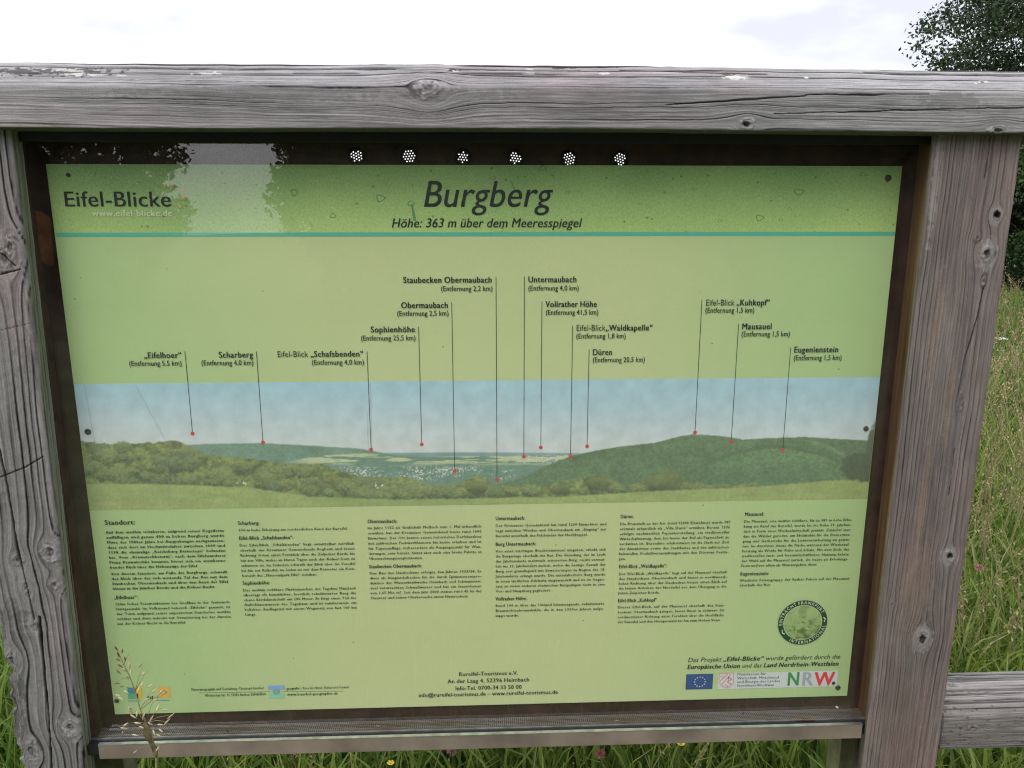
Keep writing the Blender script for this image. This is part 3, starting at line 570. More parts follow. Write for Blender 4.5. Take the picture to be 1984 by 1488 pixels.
# ---- panorama photograph, painted on a fine mesh
def panorama():
    x0, x1 = -0.5995, 0.5995; z1 = 1.2714; z0 = 1.0757
    nx, nz_ = 1000, 170
    X, Z = np.meshgrid(np.linspace(x0, x1, nx), np.linspace(z0, z1, nz_), indexing='ij'); px, py = proj(X, 0 * X, Z)
    def pl(pts): a = np.array(pts, float); return np.interp(px, a[:, 0], a[:, 1])
    def n(fx, fy, s): return fbm(px / fx, py / fy, s)
    def put(C, mask, col): m = mask[..., None]; return C * (1 - m) + col * m
    def cl(*c): return lin(*c)[None, None, :]
    def mix(a, b, t): t = t[..., None]; return a * (1 - t) + b * t
    g = sst(736, 872, py); C = mix(cl(150, 184, 206), cl(190, 197, 199), g * 1.0)
    C = mix(C, cl(158, 188, 208), 0.35 * (1 - sst(0, 0.45, np.abs(px - 1180) / 1200)) * (1 - g)) 
    # far plain
    y = pl([(0, 900), (700, 878), (900, 876), (1150, 878), (1984, 900)]); m = sst(-1.5, 1.5, py - y)
    C = put(C, m, mix(cl(118, 146, 150), cl(98, 128, 112), sst(876, 900, py)) * (0.85 + 0.3 * n(18, 4, 5))[..., None])
    # far left hill
    y = pl([(0, 862), (370, 860), (430, 858), (510, 857), (600, 862), (700, 868), (760, 880), (860, 888), (1000, 910)]) + 2 * n(8, 8, 9); m = sst(-1, 1.5, py - y) * (px < 1000)
    C = put(C, m, mix(cl(112, 142, 128), cl(88, 118, 98), n(30, 12, 10)) * (0.72 + 0.56 * n(3.5, 2.5, 11))[..., None])
    # valley floor with fields
    y = pl([(560, 892), (620, 880), (700, 876), (800, 884), (1000, 882), (1200, 880)]) + 3 * n(30, 10, 12); m = sst(-1, 1.5, py - y) * sst(530, 620, px) * (1 - sst(1120, 1250, px))
    fld = sst(0.46, 0.56, fbm(px / 55, py / 4, 14)) * 0.9; C = put(C, m, mix(cl(94, 126, 112), cl(186, 190, 152), fld * (1 - sst(893, 905, py))) * (0.85 + 0.3 * n(6, 3, 15))[..., None])
    m = 0.95 * sst(0.56, 0.74, vnoise(px / 2.1, py / 1.5, 16)) * sst(900, 908, py) * (1 - sst(925, 934, py)) * sst(620, 690, px) * (1 - sst(975, 1015, px)) * sst(0.3, 0.55, n(28, 9, 18)); C = put(C, m, cl(198, 200, 196))
    m = 0.8 * sst(0.58, 0.76, vnoise(px / 2.1, py / 1.5, 26)) * sst(878, 884, py) * (1 - sst(894, 902, py)) * sst(985, 1010, px) * (1 - sst(1120, 1160, px)); C = put(C, m, cl(196, 200, 196))
    # right hill
    y = pl([(900, 948), (960, 938), (1010, 925), (1050, 905), (1100, 884), (1150, 872), (1200, 864), (1270, 856), (1320, 843), (1345, 840), (1400, 843), (1440, 850), (1500, 847), (1560, 845), (1640, 850), (1720, 853)]) + 2.5 * n(7, 7, 20)
    m = sst(-1, 1.5, py - y) * sst(900, 930, px); tx = 0.50 + 1.0 * n(3.2, 2.6, 21) + 0.25 * (n(40, 16, 22) - 0.5)
    C = put(C, m, mix(cl(92, 118, 84), cl(76, 98, 68), n(60, 20, 23)) * tx[..., None])
    y = pl([(1240, 960), (1300, 935), (1360, 905), (1420, 882), (1480, 868), (1530, 868), (1600, 885), (1660, 915), (1700, 930)]) + 2 * n(6, 6, 24)
    m = sst(-1, 2, py - y) * sst(1240, 1300, px); C = put(C, m * 0.85, mix(cl(98, 126, 86), cl(82, 108, 76), sst(870, 930, py)) * tx[..., None])
    m = sst(0, 3, py - y + 8) * (1 - sst(3, 8, py - y + 6)) * sst(1300, 1340, px); C = put(C, m * 0.35, cl(60, 84, 58))
    y2 = pl([(1500, 940), (1560, 850), (1600, 858), (1640, 880), (1690, 905)]); m = sst(0, 3, py - y2) * (1 - sst(5, 14, py - y2)) * sst(1560, 1580, px); C = put(C, m * 0.45, cl(122, 148, 110))
    # near bushes
    y = pl([(100, 858), (160, 856), (230, 862), (300, 856), (340, 853), (368, 864), (400, 882), (470, 888), (520, 894), (570, 902), (620, 898), (660, 912), (700, 926), (760, 926), (790, 922), (830, 940), (880, 944), (905, 930), (925, 921), (945, 928), (955, 943), (1050, 944), (1080, 934), (1110, 931), (1140, 922), (1160, 918), (1180, 924), (1200, 944), (1240, 940), (1260, 925), (1300, 920), (1330, 930), (1350, 944), (1450, 950), (1620, 934), (1720, 900)]) + 9 * (n(11, 11, 30) - 0.5)
    cl2 = n(26, 15, 31); lit = n(7, 6, 32)
    bush = mix(cl(62, 78, 44), cl(128, 142, 78), sst(0.3, 0.72, 0.5 * cl2 + 0.5 * lit)); bush = mix(bush, cl(130, 112, 70), sst(0.55, 0.75, fbm(px / 90 + 3, py / 30, 33)) * 0.22)
    m = sst(-1.5, 1.5, py - y); C = put(C, m, bush * (0.75 + 0.5 * n(3, 3, 34))[..., None])
    nA, nB = n(7, 6, 51), n(2.6, 2.4, 52); rb = np.random.default_rng(5)
    bl_ = []
    for _ in range(210):
        bx = rb.uniform(150, 960) if rb.random() < 0.8 else rb.uniform(960, 1460)
        top = np.interp(bx, [150, 340, 400, 520, 640, 700, 830, 960, 1460], [868, 866, 892, 905, 912, 936, 948, 946, 950]); bot = np.interp(bx, [150, 300, 480, 600, 760, 1100, 1250, 1460], [934, 936, 942, 958, 964, 956, 948, 942])
        bl_.append((bx, top + (bot - top) * rb.uniform(0, 1) ** 0.9, rb.uniform(9, 24) * (1 if bx < 960 else 0.8), rb.uniform(0, 1)))
    for (bx, by, br, tn_) in sorted(bl_, key=lambda q: q[1]):
        i0, i1 = np.searchsorted(px[:, 0], [bx - 45, bx + 45]); sl_ = slice(max(0, i0 - 14), min(nx, i1 + 14)); X_, Y_ = px[sl_], py[sl_]
        dyn = (Y_ - by) / (br * 0.7); d = np.hypot((X_ - bx) / br, dyn) + 0.9 * (nA[sl_] - 0.5) + 0.3 * (nB[sl_] - 0.5); m = (1 - sst(0.78, 1.02, d))[..., None] * 0.9
        lt_ = np.clip(0.5 - 0.55 * dyn + 1.2 * (nB[sl_] - 0.5) + 0.5 * (nA[sl_] - 0.5), 0, 1)[..., None]
        hi = cl(134, 144, 86) * (1 - tn_) + cl(104, 120, 82) * tn_; lo = cl(50, 62, 42)
        C[sl_] = C[sl_] * (1 - m) + (lo * (1 - lt_) + hi * lt_) * m
    for (bx, by, br) in ((925, 944, 24), (1160, 938, 26), (1288, 936, 40), (1085, 947, 22)):
        d = np.hypot((px - bx) / br, (py - by) / (br * 0.62)) + 0.8 * (n(9, 7, 35 + bx) - 0.5); m = 1 - sst(0.8, 1.05, d)
        C = put(C, m * 0.85, mix(cl(102, 114, 66), cl(48, 60, 38), sst(-0.6, 0.7, (py - by) / (br * 0.62) + 0.5 * (n(6, 6, 36) - 0.5))) * (0.75 + 0.5 * n(3, 3, 37))[..., None])
    # white blossom
    m = sst(0.66, 0.74, vnoise(px / 4, py / 3, 38)) * ((np.abs(px - 465) < 12) & (np.abs(py - 936) < 5) | (np.abs(px - 735) < 12) & (np.abs(py - 940) < 6)); C = put(C, m * 1.0, cl(222, 216, 190))
    # meadow
    y = pl([(100, 936), (300, 938), (480, 944), (600, 962), (760, 968), (900, 966), (1100, 962), (1250, 952), (1450, 944), (1600, 932), (1720, 924)]) + 3 * (n(6, 6, 40) - 0.5)
    m = sst(-2, 2, py - y); C = put(C, m, mix(cl(150, 161, 98), cl(128, 144, 86), n(60, 8, 41)) * (0.8 + 0.4 * n(3, 4, 42))[..., None])
    # dark tree at the right edge and twigs at the left edge
    d = np.hypot((px - 1672) / 46, (py - 905) / 32) + 0.4 * (n(9, 9, 44) - 0.5); m = 1 - sst(0.8, 1.0, d); C = put(C, m, cl(62, 76, 54) * (0.7 + 0.6 * n(4, 4, 45))[..., None])
    d = np.hypot((px - 1702) / 24, (py - 870) / 58) + 0.5 * (n(8, 8, 46) - 0.5); m = 1 - sst(0.8, 1.05, d); C = put(C, m, cl(70, 84, 66) * (0.7 + 0.6 * n(4, 4, 47))[..., None])
    # faded scratches
    for (xa, ya, xb, yb) in ((163, 740, 186, 870), (262, 745, 322, 855), (322, 855, 330, 990), (718, 740, 722, 985), (712, 800, 716, 980)):
        t = np.clip((py - ya) / (yb - ya), 0, 1); d = np.abs(px - (xa + (xb - xa) * t)); m = (1 - sst(0.4, 1.6, d)) * (py > ya) * (py < yb); C = put(C, m * 0.4, cl(110, 125, 120))
    C = C * 0.87 + cl(184, 190, 180) * 0.13; C = np.clip(C / 0.66, 0, 0.85)
    idx = np.arange(nx * nz_).reshape(nx, nz_); F = np.stack([idx[:-1, :-1], idx[1:, :-1], idx[1:, 1:], idx[:-1, 1:]], -1).reshape(-1, 4)
    return mesh_np('panorama_photograph', np.stack([X, 0 * X - 0.0003, Z], -1), F, col=C.reshape(-1, 3))
link('panorama_photograph', panorama(), M_print, panel)

# ------------------------------------------------------------------ typesetting
FONT = bpy.data.fonts.load('<builtin>')
_g = {}
def raw(text, off, res):
    cu = bpy.data.curves.new('g', 'FONT'); cu.body = text; cu.font = FONT; cu.offset = off; cu.resolution_u = res
    o = bpy.data.objects.new('g', cu); me = bpy.data.meshes.new_from_object(o)
    V = np.empty(len(me.vertices) * 3); me.vertices.foreach_get('co', V); V = V.reshape(-1, 3)[:, :2].copy(); F = [tuple(p.vertices) for p in me.polygons]
    bpy.data.objects.remove(o); bpy.data.curves.remove(cu); bpy.data.meshes.remove(me); return V, F
_bar = {}
def glyph(c, bold, res):
    k = (c, bold, res)
    if k not in _g:
        V, F = raw(c, 0.0, res) if c != ' ' else (np.zeros((0, 2)), [])
        w = raw(c + 'l', 0, 1)[0][:, 0].max() - raw('l', 0, 1)[0][:, 0].max()
        _g[k] = (V, F, w + (0.012, 0.050, 0.026, 0.016)[bold] * (c != ' '))
    return _g[k]
CAPH = raw('H', 0, 1)[0][:, 1].max()
def parse(s, bold0=False):
    out = []; b = bold0
    for ch in s:
        if ch == '*': b = not b
        else: out.append((ch, b))
    return out
class Type:
    def __init__(self, res=2): self.V = []; self.F = []; self.n = 0; self.res = res
    def line(self, s, x, z, cap, width=None, mode='scale', bold=False, italic=False, align='L', sq=1.0, slope=0.0, track=0.0, bw=1):
        ch = parse(s, bold); k = cap / CAPH; kx = k * sq
        adv = [glyph(c, bw if b else 0, self.res)[2] * kx + track for c, b in ch]; W = sum(adv); ns = sum(1 for c, b in ch if c == ' ')
        extra = 0
        if width is not None:
            if mode == 'scale': kx *= width / W; adv = [a * width / W for a in adv]; W = width
            elif mode == 'word' and ns: extra = (width - W) / ns; W = width
        px_ = x - (0 if align == 'L' else W if align == 'R' else W / 2)
        for (c, b), a in zip(ch, adv):
            G, F, _ = glyph(c, bw if b else 0, self.res)
            if len(G):
                gx = G[:, 0] * kx + (0.21 * G[:, 1] * k if italic else 0) + px_; gz = G[:, 1] * k + z + slope * (gx - x)
                for q_, dxx in enumerate(((0,), (-0.03, 0, 0.03), (-0.015, 0.015), (-0.006, 0.006))[bw if b else 0]):
                    self.V.append(np.stack([gx + dxx * kx, gz, 0 * gx - 0.00006 * q_], 1)); self.F += [tuple(i + self.n for i in f) for f in F]; self.n += len(G)
            px_ += a + (extra if c == ' ' else 0)
        return W
    def build(self, name, mat, parent=None, y=-0.0009, label=None):
        V = np.concatenate(self.V); me = mesh_py(name, np.stack([V[:, 0], V[:, 2] + y, V[:, 1]], 1), self.F)
        if len(me.polygons) and me.polygons[0].normal.y > 0: me.flip_normals()
        o = link(name, me, mat, parent or panel)
        if label: o['label'] = label
        return o
def P(px, py): p = at(px, py, -0.0009); return p[0], p[2]
def nat(s, cap, sq, bold=False, bw=1): return sum(glyph(c, bw if b else 0, 1)[2] for c, b in parse(s, bold)) * cap / CAPH * sq

def fit(name, s, px0, px1, py, cappx, mat=M_ink, res=3, **kw):
    x0, z0 = P(px0, py); x1, _ = P(px1, py); cap = P(px0, py - cappx)[1] - z0
    t = Type(res); t.line(s, x0, z0, cap, width=x1 - x0, **kw); return t.build(name, mat)
fit('title_text', 'Burgberg', 817, 1066, 400.5, 50, res=6, italic=True, bold=True, bw=3)
fit('subtitle_text', 'Höhe: 363 m über dem Meeresspiegel', 758, 1126, 440.5, 17.5, res=4, italic=True, bold=True, bw=2)
fit('logo_text', 'Eifel-Blicke', 124, 334, 400, 29, res=5, bold=True, bw=2)
fit('logo_address', 'www.eifel-blicke.de', 179, 335, 418.5, 11.5, mat=M_white_ink, res=3, bold=True)
# sun rays of the logo
V = []; F = []
for (x, y, a, ln, w) in ((317, 358, 62, 12, 7), (334, 361, 40, 13, 7), (352, 369, 22, 15, 6), (354, 385, 2, 17, 6), (348, 400, -38, 12, 7)):
    ca, sa = cos(radians(a)), -sin(radians(a)); b0 = len(V); k = 10
    if a > 50: ca, sa = cos(radians(115)), -sin(radians(115))
    if a == 40: ca, sa = cos(radians(62)), -sin(radians(62))
    for i in range(k):
        t = 2 * pi * i / k; u_, v_ = ln / 2 * cos(t), w / 2 * sin(t); V.append(at(x + u_ * ca - v_ * sa, y + u_ * sa + v_ * ca, -0.0009))
    F.append(tuple(range(b0 + k - 1, b0 - 1, -1)))
link('logo_sun_rays', mesh_py('logo_sun_rays', V, F), plain('faded_orange_ink', pc(168, 152, 92, .62), 0.5), panel)

M_red = plain('red_ink', pc(200, 70, 75), 0.5)
labels = [  # side, name, right/left px of text, baselines, line px x top, bottom, dot
    ('R', '*„Eifelhoer“*', 279, 353, 694, '(Entfernung 5,5 km)', 250, 353, 709, 358, 681, 373, 840),
    ('R', '*Scharberg*', 424, 491, 693, '(Entfernung 4,0 km)', 390, 492, 708, 497, 681, 509, 857),
    ('R', 'Eifel-Blick *„Schafsbenden“*', 537, 705, 692, '(Entfernung 4,0 km)', 604, 706, 707, 712, 681, 718, 871),
    ('R', '*Sophienhöhe*', 718, 805, 644, '(Entfernung 25,5 km)', 699, 806, 660, 811, 633, 817, 861),
    ('R', '*Obermaubach*', 777, 869, 597, '(Entfernung 2,5 km)', 769, 870, 612, 876, 586, 880, 913),
    ('R', '*Staubecken Obermaubach*', 781, 954, 548, '(Entfernung 2,2 km)', 854, 955, 564, 962, 536, 962, 930),
    ('L', '*Untermaubach*', 1023, 1118, 547, '(Entfernung 4,0 km)', 1023, 1122, 563, 1017, 536, 1014, 885),
    ('L', '*Vollrather Höhe*', 1057, 1157, 595, '(Entfernung 41,5 km)', 1057, 1160, 610, 1051, 584, 1047, 867),
    ('L', 'Eifel-Blick*„Waldkapelle“*', 1116, 1265, 641, '(Entfernung 1,8 km)', 1116, 1213, 656, 1110, 631, 1105, 884),
    ('L', '*Düren*', 1148, 1187, 688, '(Entfernung 20,5 km)', 1148, 1250, 702, 1142, 677, 1137, 865),
    ('L', 'Eifel-Blick *„Kuhkopf“*', 1367, 1492, 592, '(Entfernung 1,5 km)', 1366, 1462, 606, 1361, 580, 1346, 838),
    ('L', '*Mausauel*', 1437, 1496, 638, '(Entfernung 1,5 km)', 1436, 1531, 652, 1431, 627, 1417, 856),
    ('L', '*Eugenienstein*', 1538, 1625, 683, '(Entfernung 1,5 km)', 1537, 1631, 698, 1533, 673, 1516, 872)]
for (sd_, nm, a, b, y, ent, c, d, y2, lx, ly, dx, dy) in labels:
    t = Type(3)
    for s, u0, u1, yy, cp in ((nm, a, b, y, 11.5), ('*' + ent + '*', c, d, y2, 9.8)):
        x0, z0 = P(u0, yy); x1 = P(u1, yy)[0]; cap = P(u0, yy - cp)[1] - z0; t.line(s, x0, z0, cap, width=x1 - x0, bw=1 if s is nm else 2)
    t.build('caption_text', M_ink)
    x_, z0 = P(lx, ly); x2, z1 = P(dx, dy); xm = (x_ + x2) / 2; w = 0.00042
    V = [(xm - w, -0.0006, z1), (xm + w, -0.0006, z1), (xm + w, -0.0006, z0), (xm - w, -0.0006, z0)]
    link('pointer_line', mesh_py('pointer_line', V, [(0, 1, 2, 3)]), M_ink, panel)
    V = [(xm + 0.0029 * cos(2 * pi * i / 16), -0.0008, z1 + 0.0029 * sin(2 * pi * i / 16)) for i in range(16)]
    link('red_dot', mesh_py('red_dot', V, [tuple(range(16))]), M_red, panel)

def para(name, lines, pxl, y0, y1, pxr, bold=False, lastfull=False, breaks=()):
    """justified paragraph: first and last base line in photo pixels; breaks = lines that end a paragraph"""
    x0, z0 = P(pxl, y0); z1 = P(pxl, y1)[1]; x1 = P(pxr, y0)[0]; n = len(lines); lead = (z0 - z1) / max(1, n - 1) if n > 1 else 0.0072
    cap = min(lead * 0.60, 0.0044) if n > 1 else 0.0040; W = x1 - x0
    body = 1 if bold else 2
    def nl(q): return nat(q, cap, 1.0, True, body)
    full = sorted(W / nl(q) for i, q in enumerate(lines) if (i < n - 1 or n == 1)); sq = full[len(full) // 2] * 0.97 if n > 2 else min(full) * 0.98
    if n == 2: sq = W / nl(lines[0]) * 0.98
    t = Type(1)
    for i, q in enumerate(lines):
        last = (i == n - 1 and not lastfull) or i in breaks
        k_ = sq if last else min(max(W / nl(q) * 0.97, sq * 0.82), sq * 1.1)
        t.line(q, x0, z0 - lead * i, cap, width=None if last else W, mode='word', bold=True, sq=k_, bw=body)
    t.build(name, M_ink)
def head(s, px, y, pxr, cp=6.8):
    x0, z0 = P(px, y); x1 = P(pxr, y)[0]; t = Type(2); t.line(s, x0, z0, P(px, y - cp)[1] - z0, width=x1 - x0, bold=True); t.build('section_heading', M_ink)
head('Standort:', 203, 1017, 263, 9.2)
para('paragraph_text', ['Auf dem weithin sichtbaren, aufgrund seiner Kegelform', 'auffälligen und genau 400 m hohen Burgberg wurde', 'Mitte der 1980er Jahre bei Ausgrabungen nachgewiesen,', 'dass sich dort im Hochmittelalter zwischen 1090 und', '1198 die ehemalige „Reichsburg Berinsteyn“ befunden', 'hat. Vom „Krawutschketurm“, nach dem Eifelwanderer', 'Franz Krawutschke benannt, bietet sich ein atemberau-', 'bender Blick über die Höhenzüge der Eifel.'], 205, 1034, 1102, 434.5, bold=True)
para('paragraph_text', ['Von diesem Standort, am Fuße des Burgbergs, schweift', 'der Blick über das sich weitende Tal der Rur mit dem', 'Staubecken Obermaubach und über den Rand der Eifel', 'hinaus in die Jülicher Börde und die Kölner Bucht.'], 215, 1114.5, 1143, 441, bold=True)
head('„Eifelhoer“:', 221, 1161, 268)
para('paragraph_text', ['120m hoher Fernmeldeturm bei Großhau in der Gemeinde', 'Hürtgenwald. Im Volksmund liebevoll „Eifelohr“ genannt, ist', 'der Turm aufgrund seines exponierten Standortes weithin', 'sichtbar und dient indirekt zur Orientierung bei der Anreise', 'aus der Kölner Bucht in die Rureifel.'], 223, 1173, 1211, 446)
head('Scharberg:', 461, 1017, 503)
para('paragraph_text', ['376 m hohe Erhebung am nordöstlichen Rand der Rureifel.'], 462, 1029.5, 1029.5, 679)
head('Eifel-Blick „Schafsbenden“:', 463, 1046, 569)
para('paragraph_text', ['Der Eifel-Blick „Schafsbenden“ liegt unmittelbar nördlich', 'oberhalb des Kreuzauer Gemeindeteils Bogheim und bietet', 'Richtung Osten einen Fernblick über die Zülpicher Börde bis', 'hin zur Ville, wobei an klaren Tagen auch der Kölner Dom zu', 'erkennen ist. Im Südosten schweift der Blick über die Voreifel', 'bis hin zur Kalkeifel, im Süden ist mit dem Kermeter ein Kern-', 'bereich des „Nationalpark Eifel“ sichtbar.'], 464, 1059, 1118, 687)
head('Sophienhöhe:', 470, 1133, 524)
para('paragraph_text', ['Das weithin sichtbare Markenzeichen des Tagebau Hambach', 'überragt als künstlicher, forstlich rekultivierter Berg die', 'ebene Bördelandschaft um 200 Meter. Er birgt einen Teil der', 'Aufschlussmassen des Tagebaus und ist mittlerweile ein', 'beliebtes Ausflugsziel mit einem Wegenetz von fast 100 km', 'Länge.'], 471, 1146, 1193, 690)
head('Obermaubach:', 712, 1013.5, 770)
para('paragraph_text', ['Im Jahre 1152 als Grafschaft Molbach zum 1. Mal urkundlich', 'erwähnt, hat der Kreuzauer Gemeindeteil heute rund 1600', 'Einwohner. Der Ort konnte seinen historischen Dorfcharakter', 'mit zahlreichen Fachwerkhäusern bis heute erhalten und ist', 'für Tagesausflüge, insbesondere als Ausgangspunkt für Wan-', 'derungen, sehr beliebt, bietet aber auch eine breite Palette an', 'Übernachtungsmöglichkeiten.'], 712, 1025.5, 1085, 933)
head('Staubecken Obermaubach:', 715, 1101, 818)
para('paragraph_text', ['Der Bau des Staubeckens erfolgte den Jahren 1933/34. Es', 'dient als Ausgleichsbecken für die durch Spitzenstrompro-', 'duktion der Wasserkraftwerke Heimbach und Schwammen-', 'auel verursachten Schwallwasser und hat ein Stauvolumen', 'von 1,65 Mio m³. Seit dem Jahr 2000 stehen rund 45 ha des', 'Stausees und seiner Uferbereiche unter Naturschutz.'], 716, 1113, 1161, 933)
head('Untermaubach:', 960, 1007.7, 1018)
para('paragraph_text', ['Der Kreuzauer Gemeindeteil hat rund 1200 Einwohner und', 'liegt zwischen Winden und Obermaubach am „Eingang“ zur', 'Rureifel unterhalb des Felsbandes der Hochkoppel.'], 960, 1021, 1041, 1175)
head('Burg Untermaubach:', 960, 1057.7, 1039)
para('paragraph_text', ['Von einer mächtigen Bruchsteinmauer umgeben, erhebt sich', 'die Burganlage oberhalb der Rur. Die Gründung, der im Laufe', 'der Jahrhunderte mehrmals erneuerten Burg, reicht vermut-', 'lich ins 12. Jahrhundert zurück, wobei die heutige Gestalt der', 'Burg erst grundlegend mit Erweiterungen zu Beginn des 18.', 'Jahrhunderts erlangt wurde. Die mittelalterliche Burg wurde', 'in einen ländlichen Adelssitz umgewandelt und ist im Gegen-', 'satz zu vielen anderen rheinischen Burganlagen nicht in eine', 'Vor- und Hauptburg gegliedert.'], 960, 1070.5, 1148, 1174)
head('Vollrather Höhe:', 960, 1163.7, 1021)
para('paragraph_text', ['Rund 100 m über das Umland hinausragende, rekultivierte', 'Braunkohleabraumhalde, die in den 1960er Jahren aufge-', 'kippt wurde.'], 960, 1176, 1195.5, 1171)
head('Düren:', 1202, 1004, 1228)
para('paragraph_text', ['Die Kreisstadt an der Rur (rund 92000 Einwohner) wurde 747', 'erstmals urkundlich als „Villa Duria“ erwähnt. Bereits 1576', 'erfolgte nachweislich Papierherstellung, ein traditioneller', 'Wirtschaftszweig, dem bis heute der Ruf als Papierstadt zu', 'verdanken ist. Besonders erlebenswert ist die Stadt zur Zeit', 'der Annakirmes sowie des Stadtfestes und der zahlreichen', 'kulturellen Freiluftveranstaltungen mit den Dürener Festta-', 'gen.'], 1201, 1017.5, 1085, 1415)
head('Eifel-Blick „Waldkapelle“:', 1199, 1101, 1293)
para('paragraph_text', ['Der Eifel-Blick „Waldkapelle“ liegt auf der Mausauel oberhalb', 'des Staubeckens Obermaubach und bietet in nord(west)-', 'licher Richtung über das Staubecken hinaus einen Blick auf', 'die letzen Anhöhen der Nordeifel vor dem Übergang in die', 'Jülich-Zülpicher Börde.'], 1199, 1114.5, 1151.6, 1409)
head('Eifel-Blick „Kuhkopf“', 1197, 1167, 1273)
para('paragraph_text', ['Dieser Eifel-Blick, auf der Mausauel oberhalb des Stau-', 'beckens Obermaubach gelegen, bietet Ihnen in südwest- bis', 'nordwestlicher Richtung einen Fernblick über die Hochfläche', 'der Rureifel und den Hürtgenwald bis hin zum Hohen Venn.'], 1197, 1179, 1207.6, 1404, lastfull=False)
head('Mausauel:', 1443, 999.5, 1481)
para('paragraph_text', ['Die Mausauel, eine weithin sichtbare, bis zu 389 m hohe Erhe-', 'bung am Rand der Rureifel, wurde bis ins frühe 19. Jahrhun-', 'dert in Form einer Wechselwirtschaft genutzt. Zunächst wur-', 'den die Wälder gerodet, um Holzkohle für die Eisenerzeu-', 'gung und Gerberlohe für die Lederverarbeitung zu gewin-', 'nen. Im Anschluss diente die Fläche während der Wiederauf-', 'forstung als Weide für Kühe und Schafe. Mit dem Ende der', 'traditionellen land- und forstwirtschaftlichen Nutzung kehrte', 'der Wald auf die Mausauel zurück, die heute als Erholungs-', 'raum und vor allem als Wandergebiet dient.'], 1441.5, 1012.7, 1098.4, 1651)
head('Eugenienstein:', 1434, 1115, 1490)
para('paragraph_text', ['Westliche Felsengruppe der Rather Felsen auf der Mausauel', 'oberhalb der Rur.'], 1433, 1127, 1136.3, 1645)

# contact block
for s, a, b, y in (('Rureifel-Tourismus e.V.', 889, 1004, 1310), ('An der Laag 4, 52396 Heimbach', 867, 1026, 1324), ('Info-Tel. 0700-34 33 50 00', 882, 1011, 1337.5), ('info@rureifel-tourismus.de – www.rureifel-tourismus.de', 811, 1081, 1351)):
    fit('contact_text', s, a, b, y, 7.5, res=2, bold=True, bw=2)
fit('funding_text', 'Das Projekt *„Eifel-Blicke“* wurde gefördert durch die', 1332, 1627, 1283, 8.5, res=2, italic=True)
fit('funding_text', '*Europäische Union* und das *Land Nordrhein-Westfalen*', 1331, 1624, 1296.5, 8.5, res=2, italic=True)
# flag
def quadpx(name, x0, y0, x1, y1, mat, y=-0.0006):
    a = at((x0 + x1) / 2, y0, y); b = at((x0 + x1) / 2, y1, y); l_ = at(x0, (y0 + y1) / 2, y)[0]; r_ = at(x1, (y0 + y1) / 2, y)[0]
    return link(name, mesh_py(name, [(l_, y, b[2]), (r_, y, b[2]), (r_, y, a[2]), (l_, y, a[2])], [(0, 1, 2, 3)]), mat, panel)
quadpx('flag', 1329, 1306, 1381, 1335.5, plain('flag_blue_ink', pc(52, 78, 128), 0.5))
V = []; F = []
cx, cz = P(1356, 1321)
for i in range(12):
    a = pi / 2 + 2 * pi * i / 12; sx, sz = cx + 0.0088 * cos(a), cz + 0.0088 * sin(a); b0 = len(V)
    for j in range(10):
        r = 0.0016 if j % 2 == 0 else 0.0007; t_ = pi / 2 + pi * j / 5; V.append((sx + r * cos(t_), -0.0009, sz + r * sin(t_)))
    F.append(tuple(range(b0, b0 + 10)))
link('flag_stars', mesh_py('flag_stars', V, F), plain('star_ink', pc(205, 215, 190), 0.5), panel)
quadpx('white_label', 1391, 1302, 1622, 1332.5, plain('white_ink', pc(196, 200, 200), 0.5))
M_grey = plain('grey_ink', pc(158, 160, 168), 0.5); M_green = plain('green_ink', pc(60, 140, 72), 0.5)
for s, a, b, mt in (('N', 1524, 1550, M_green), ('R', 1552, 1576, M_grey), ('W', 1577, 1617, plain('signal_red_ink', pc(208, 62, 72), 0.5))):
    fit('logo_letter', '*' + s + '*', a, b, 1328.5, 26, mat=mt, res=3)
for s, a, b, y in (('Ministerium für', 1428, 1484, 1309), ('Wirtschaft, Mittelstand', 1428, 1509, 1316.5), ('und Energie des Landes', 1428, 1511, 1323.5), ('Nordrhein-Westfalen', 1428, 1500, 1331)):
    fit('ministry_text', s, a, b, y, 5, res=1)
# pink crest: shield outline with wavy strokes
V = []; F = []
def stroke(p, q, w):
    p = np.array(P(*p)); q = np.array(P(*q)); d = q - p; nn = np.array([-d[1], d[0]]) / np.linalg.norm(d) * w / 2; b0 = len(V)
    for r in (p - nn, q - nn, q + nn, p + nn): V.append((r[0], -0.0009, r[1]))
    F.append((b0, b0 + 1, b0 + 2, b0 + 3))
sh = [(1394, 1305), (1421, 1304), (1421, 1322), (1415, 1330), (1408, 1333), (1400, 1330), (1393, 1322), (1394, 1305)]
for p, q in zip(sh[:-1], sh[1:]): stroke(p, q, 0.0009)
for p, q in (((1395, 1320), (1410, 1306)), ((1399, 1325), (1416, 1307)), ((1402, 1312), (1396, 1311)), ((1410, 1312), (1418, 1316)), ((1418, 1316), (1409, 1321)), ((1409, 1321), (1417, 1326)), ((1404, 1327), (1411, 1331)), ((1412, 1310), (1412, 1320))): stroke(p, q, 0.0012)
link('crest', mesh_py('crest', V, F), plain('pink_ink', pc(212, 120, 125), 0.5), panel)
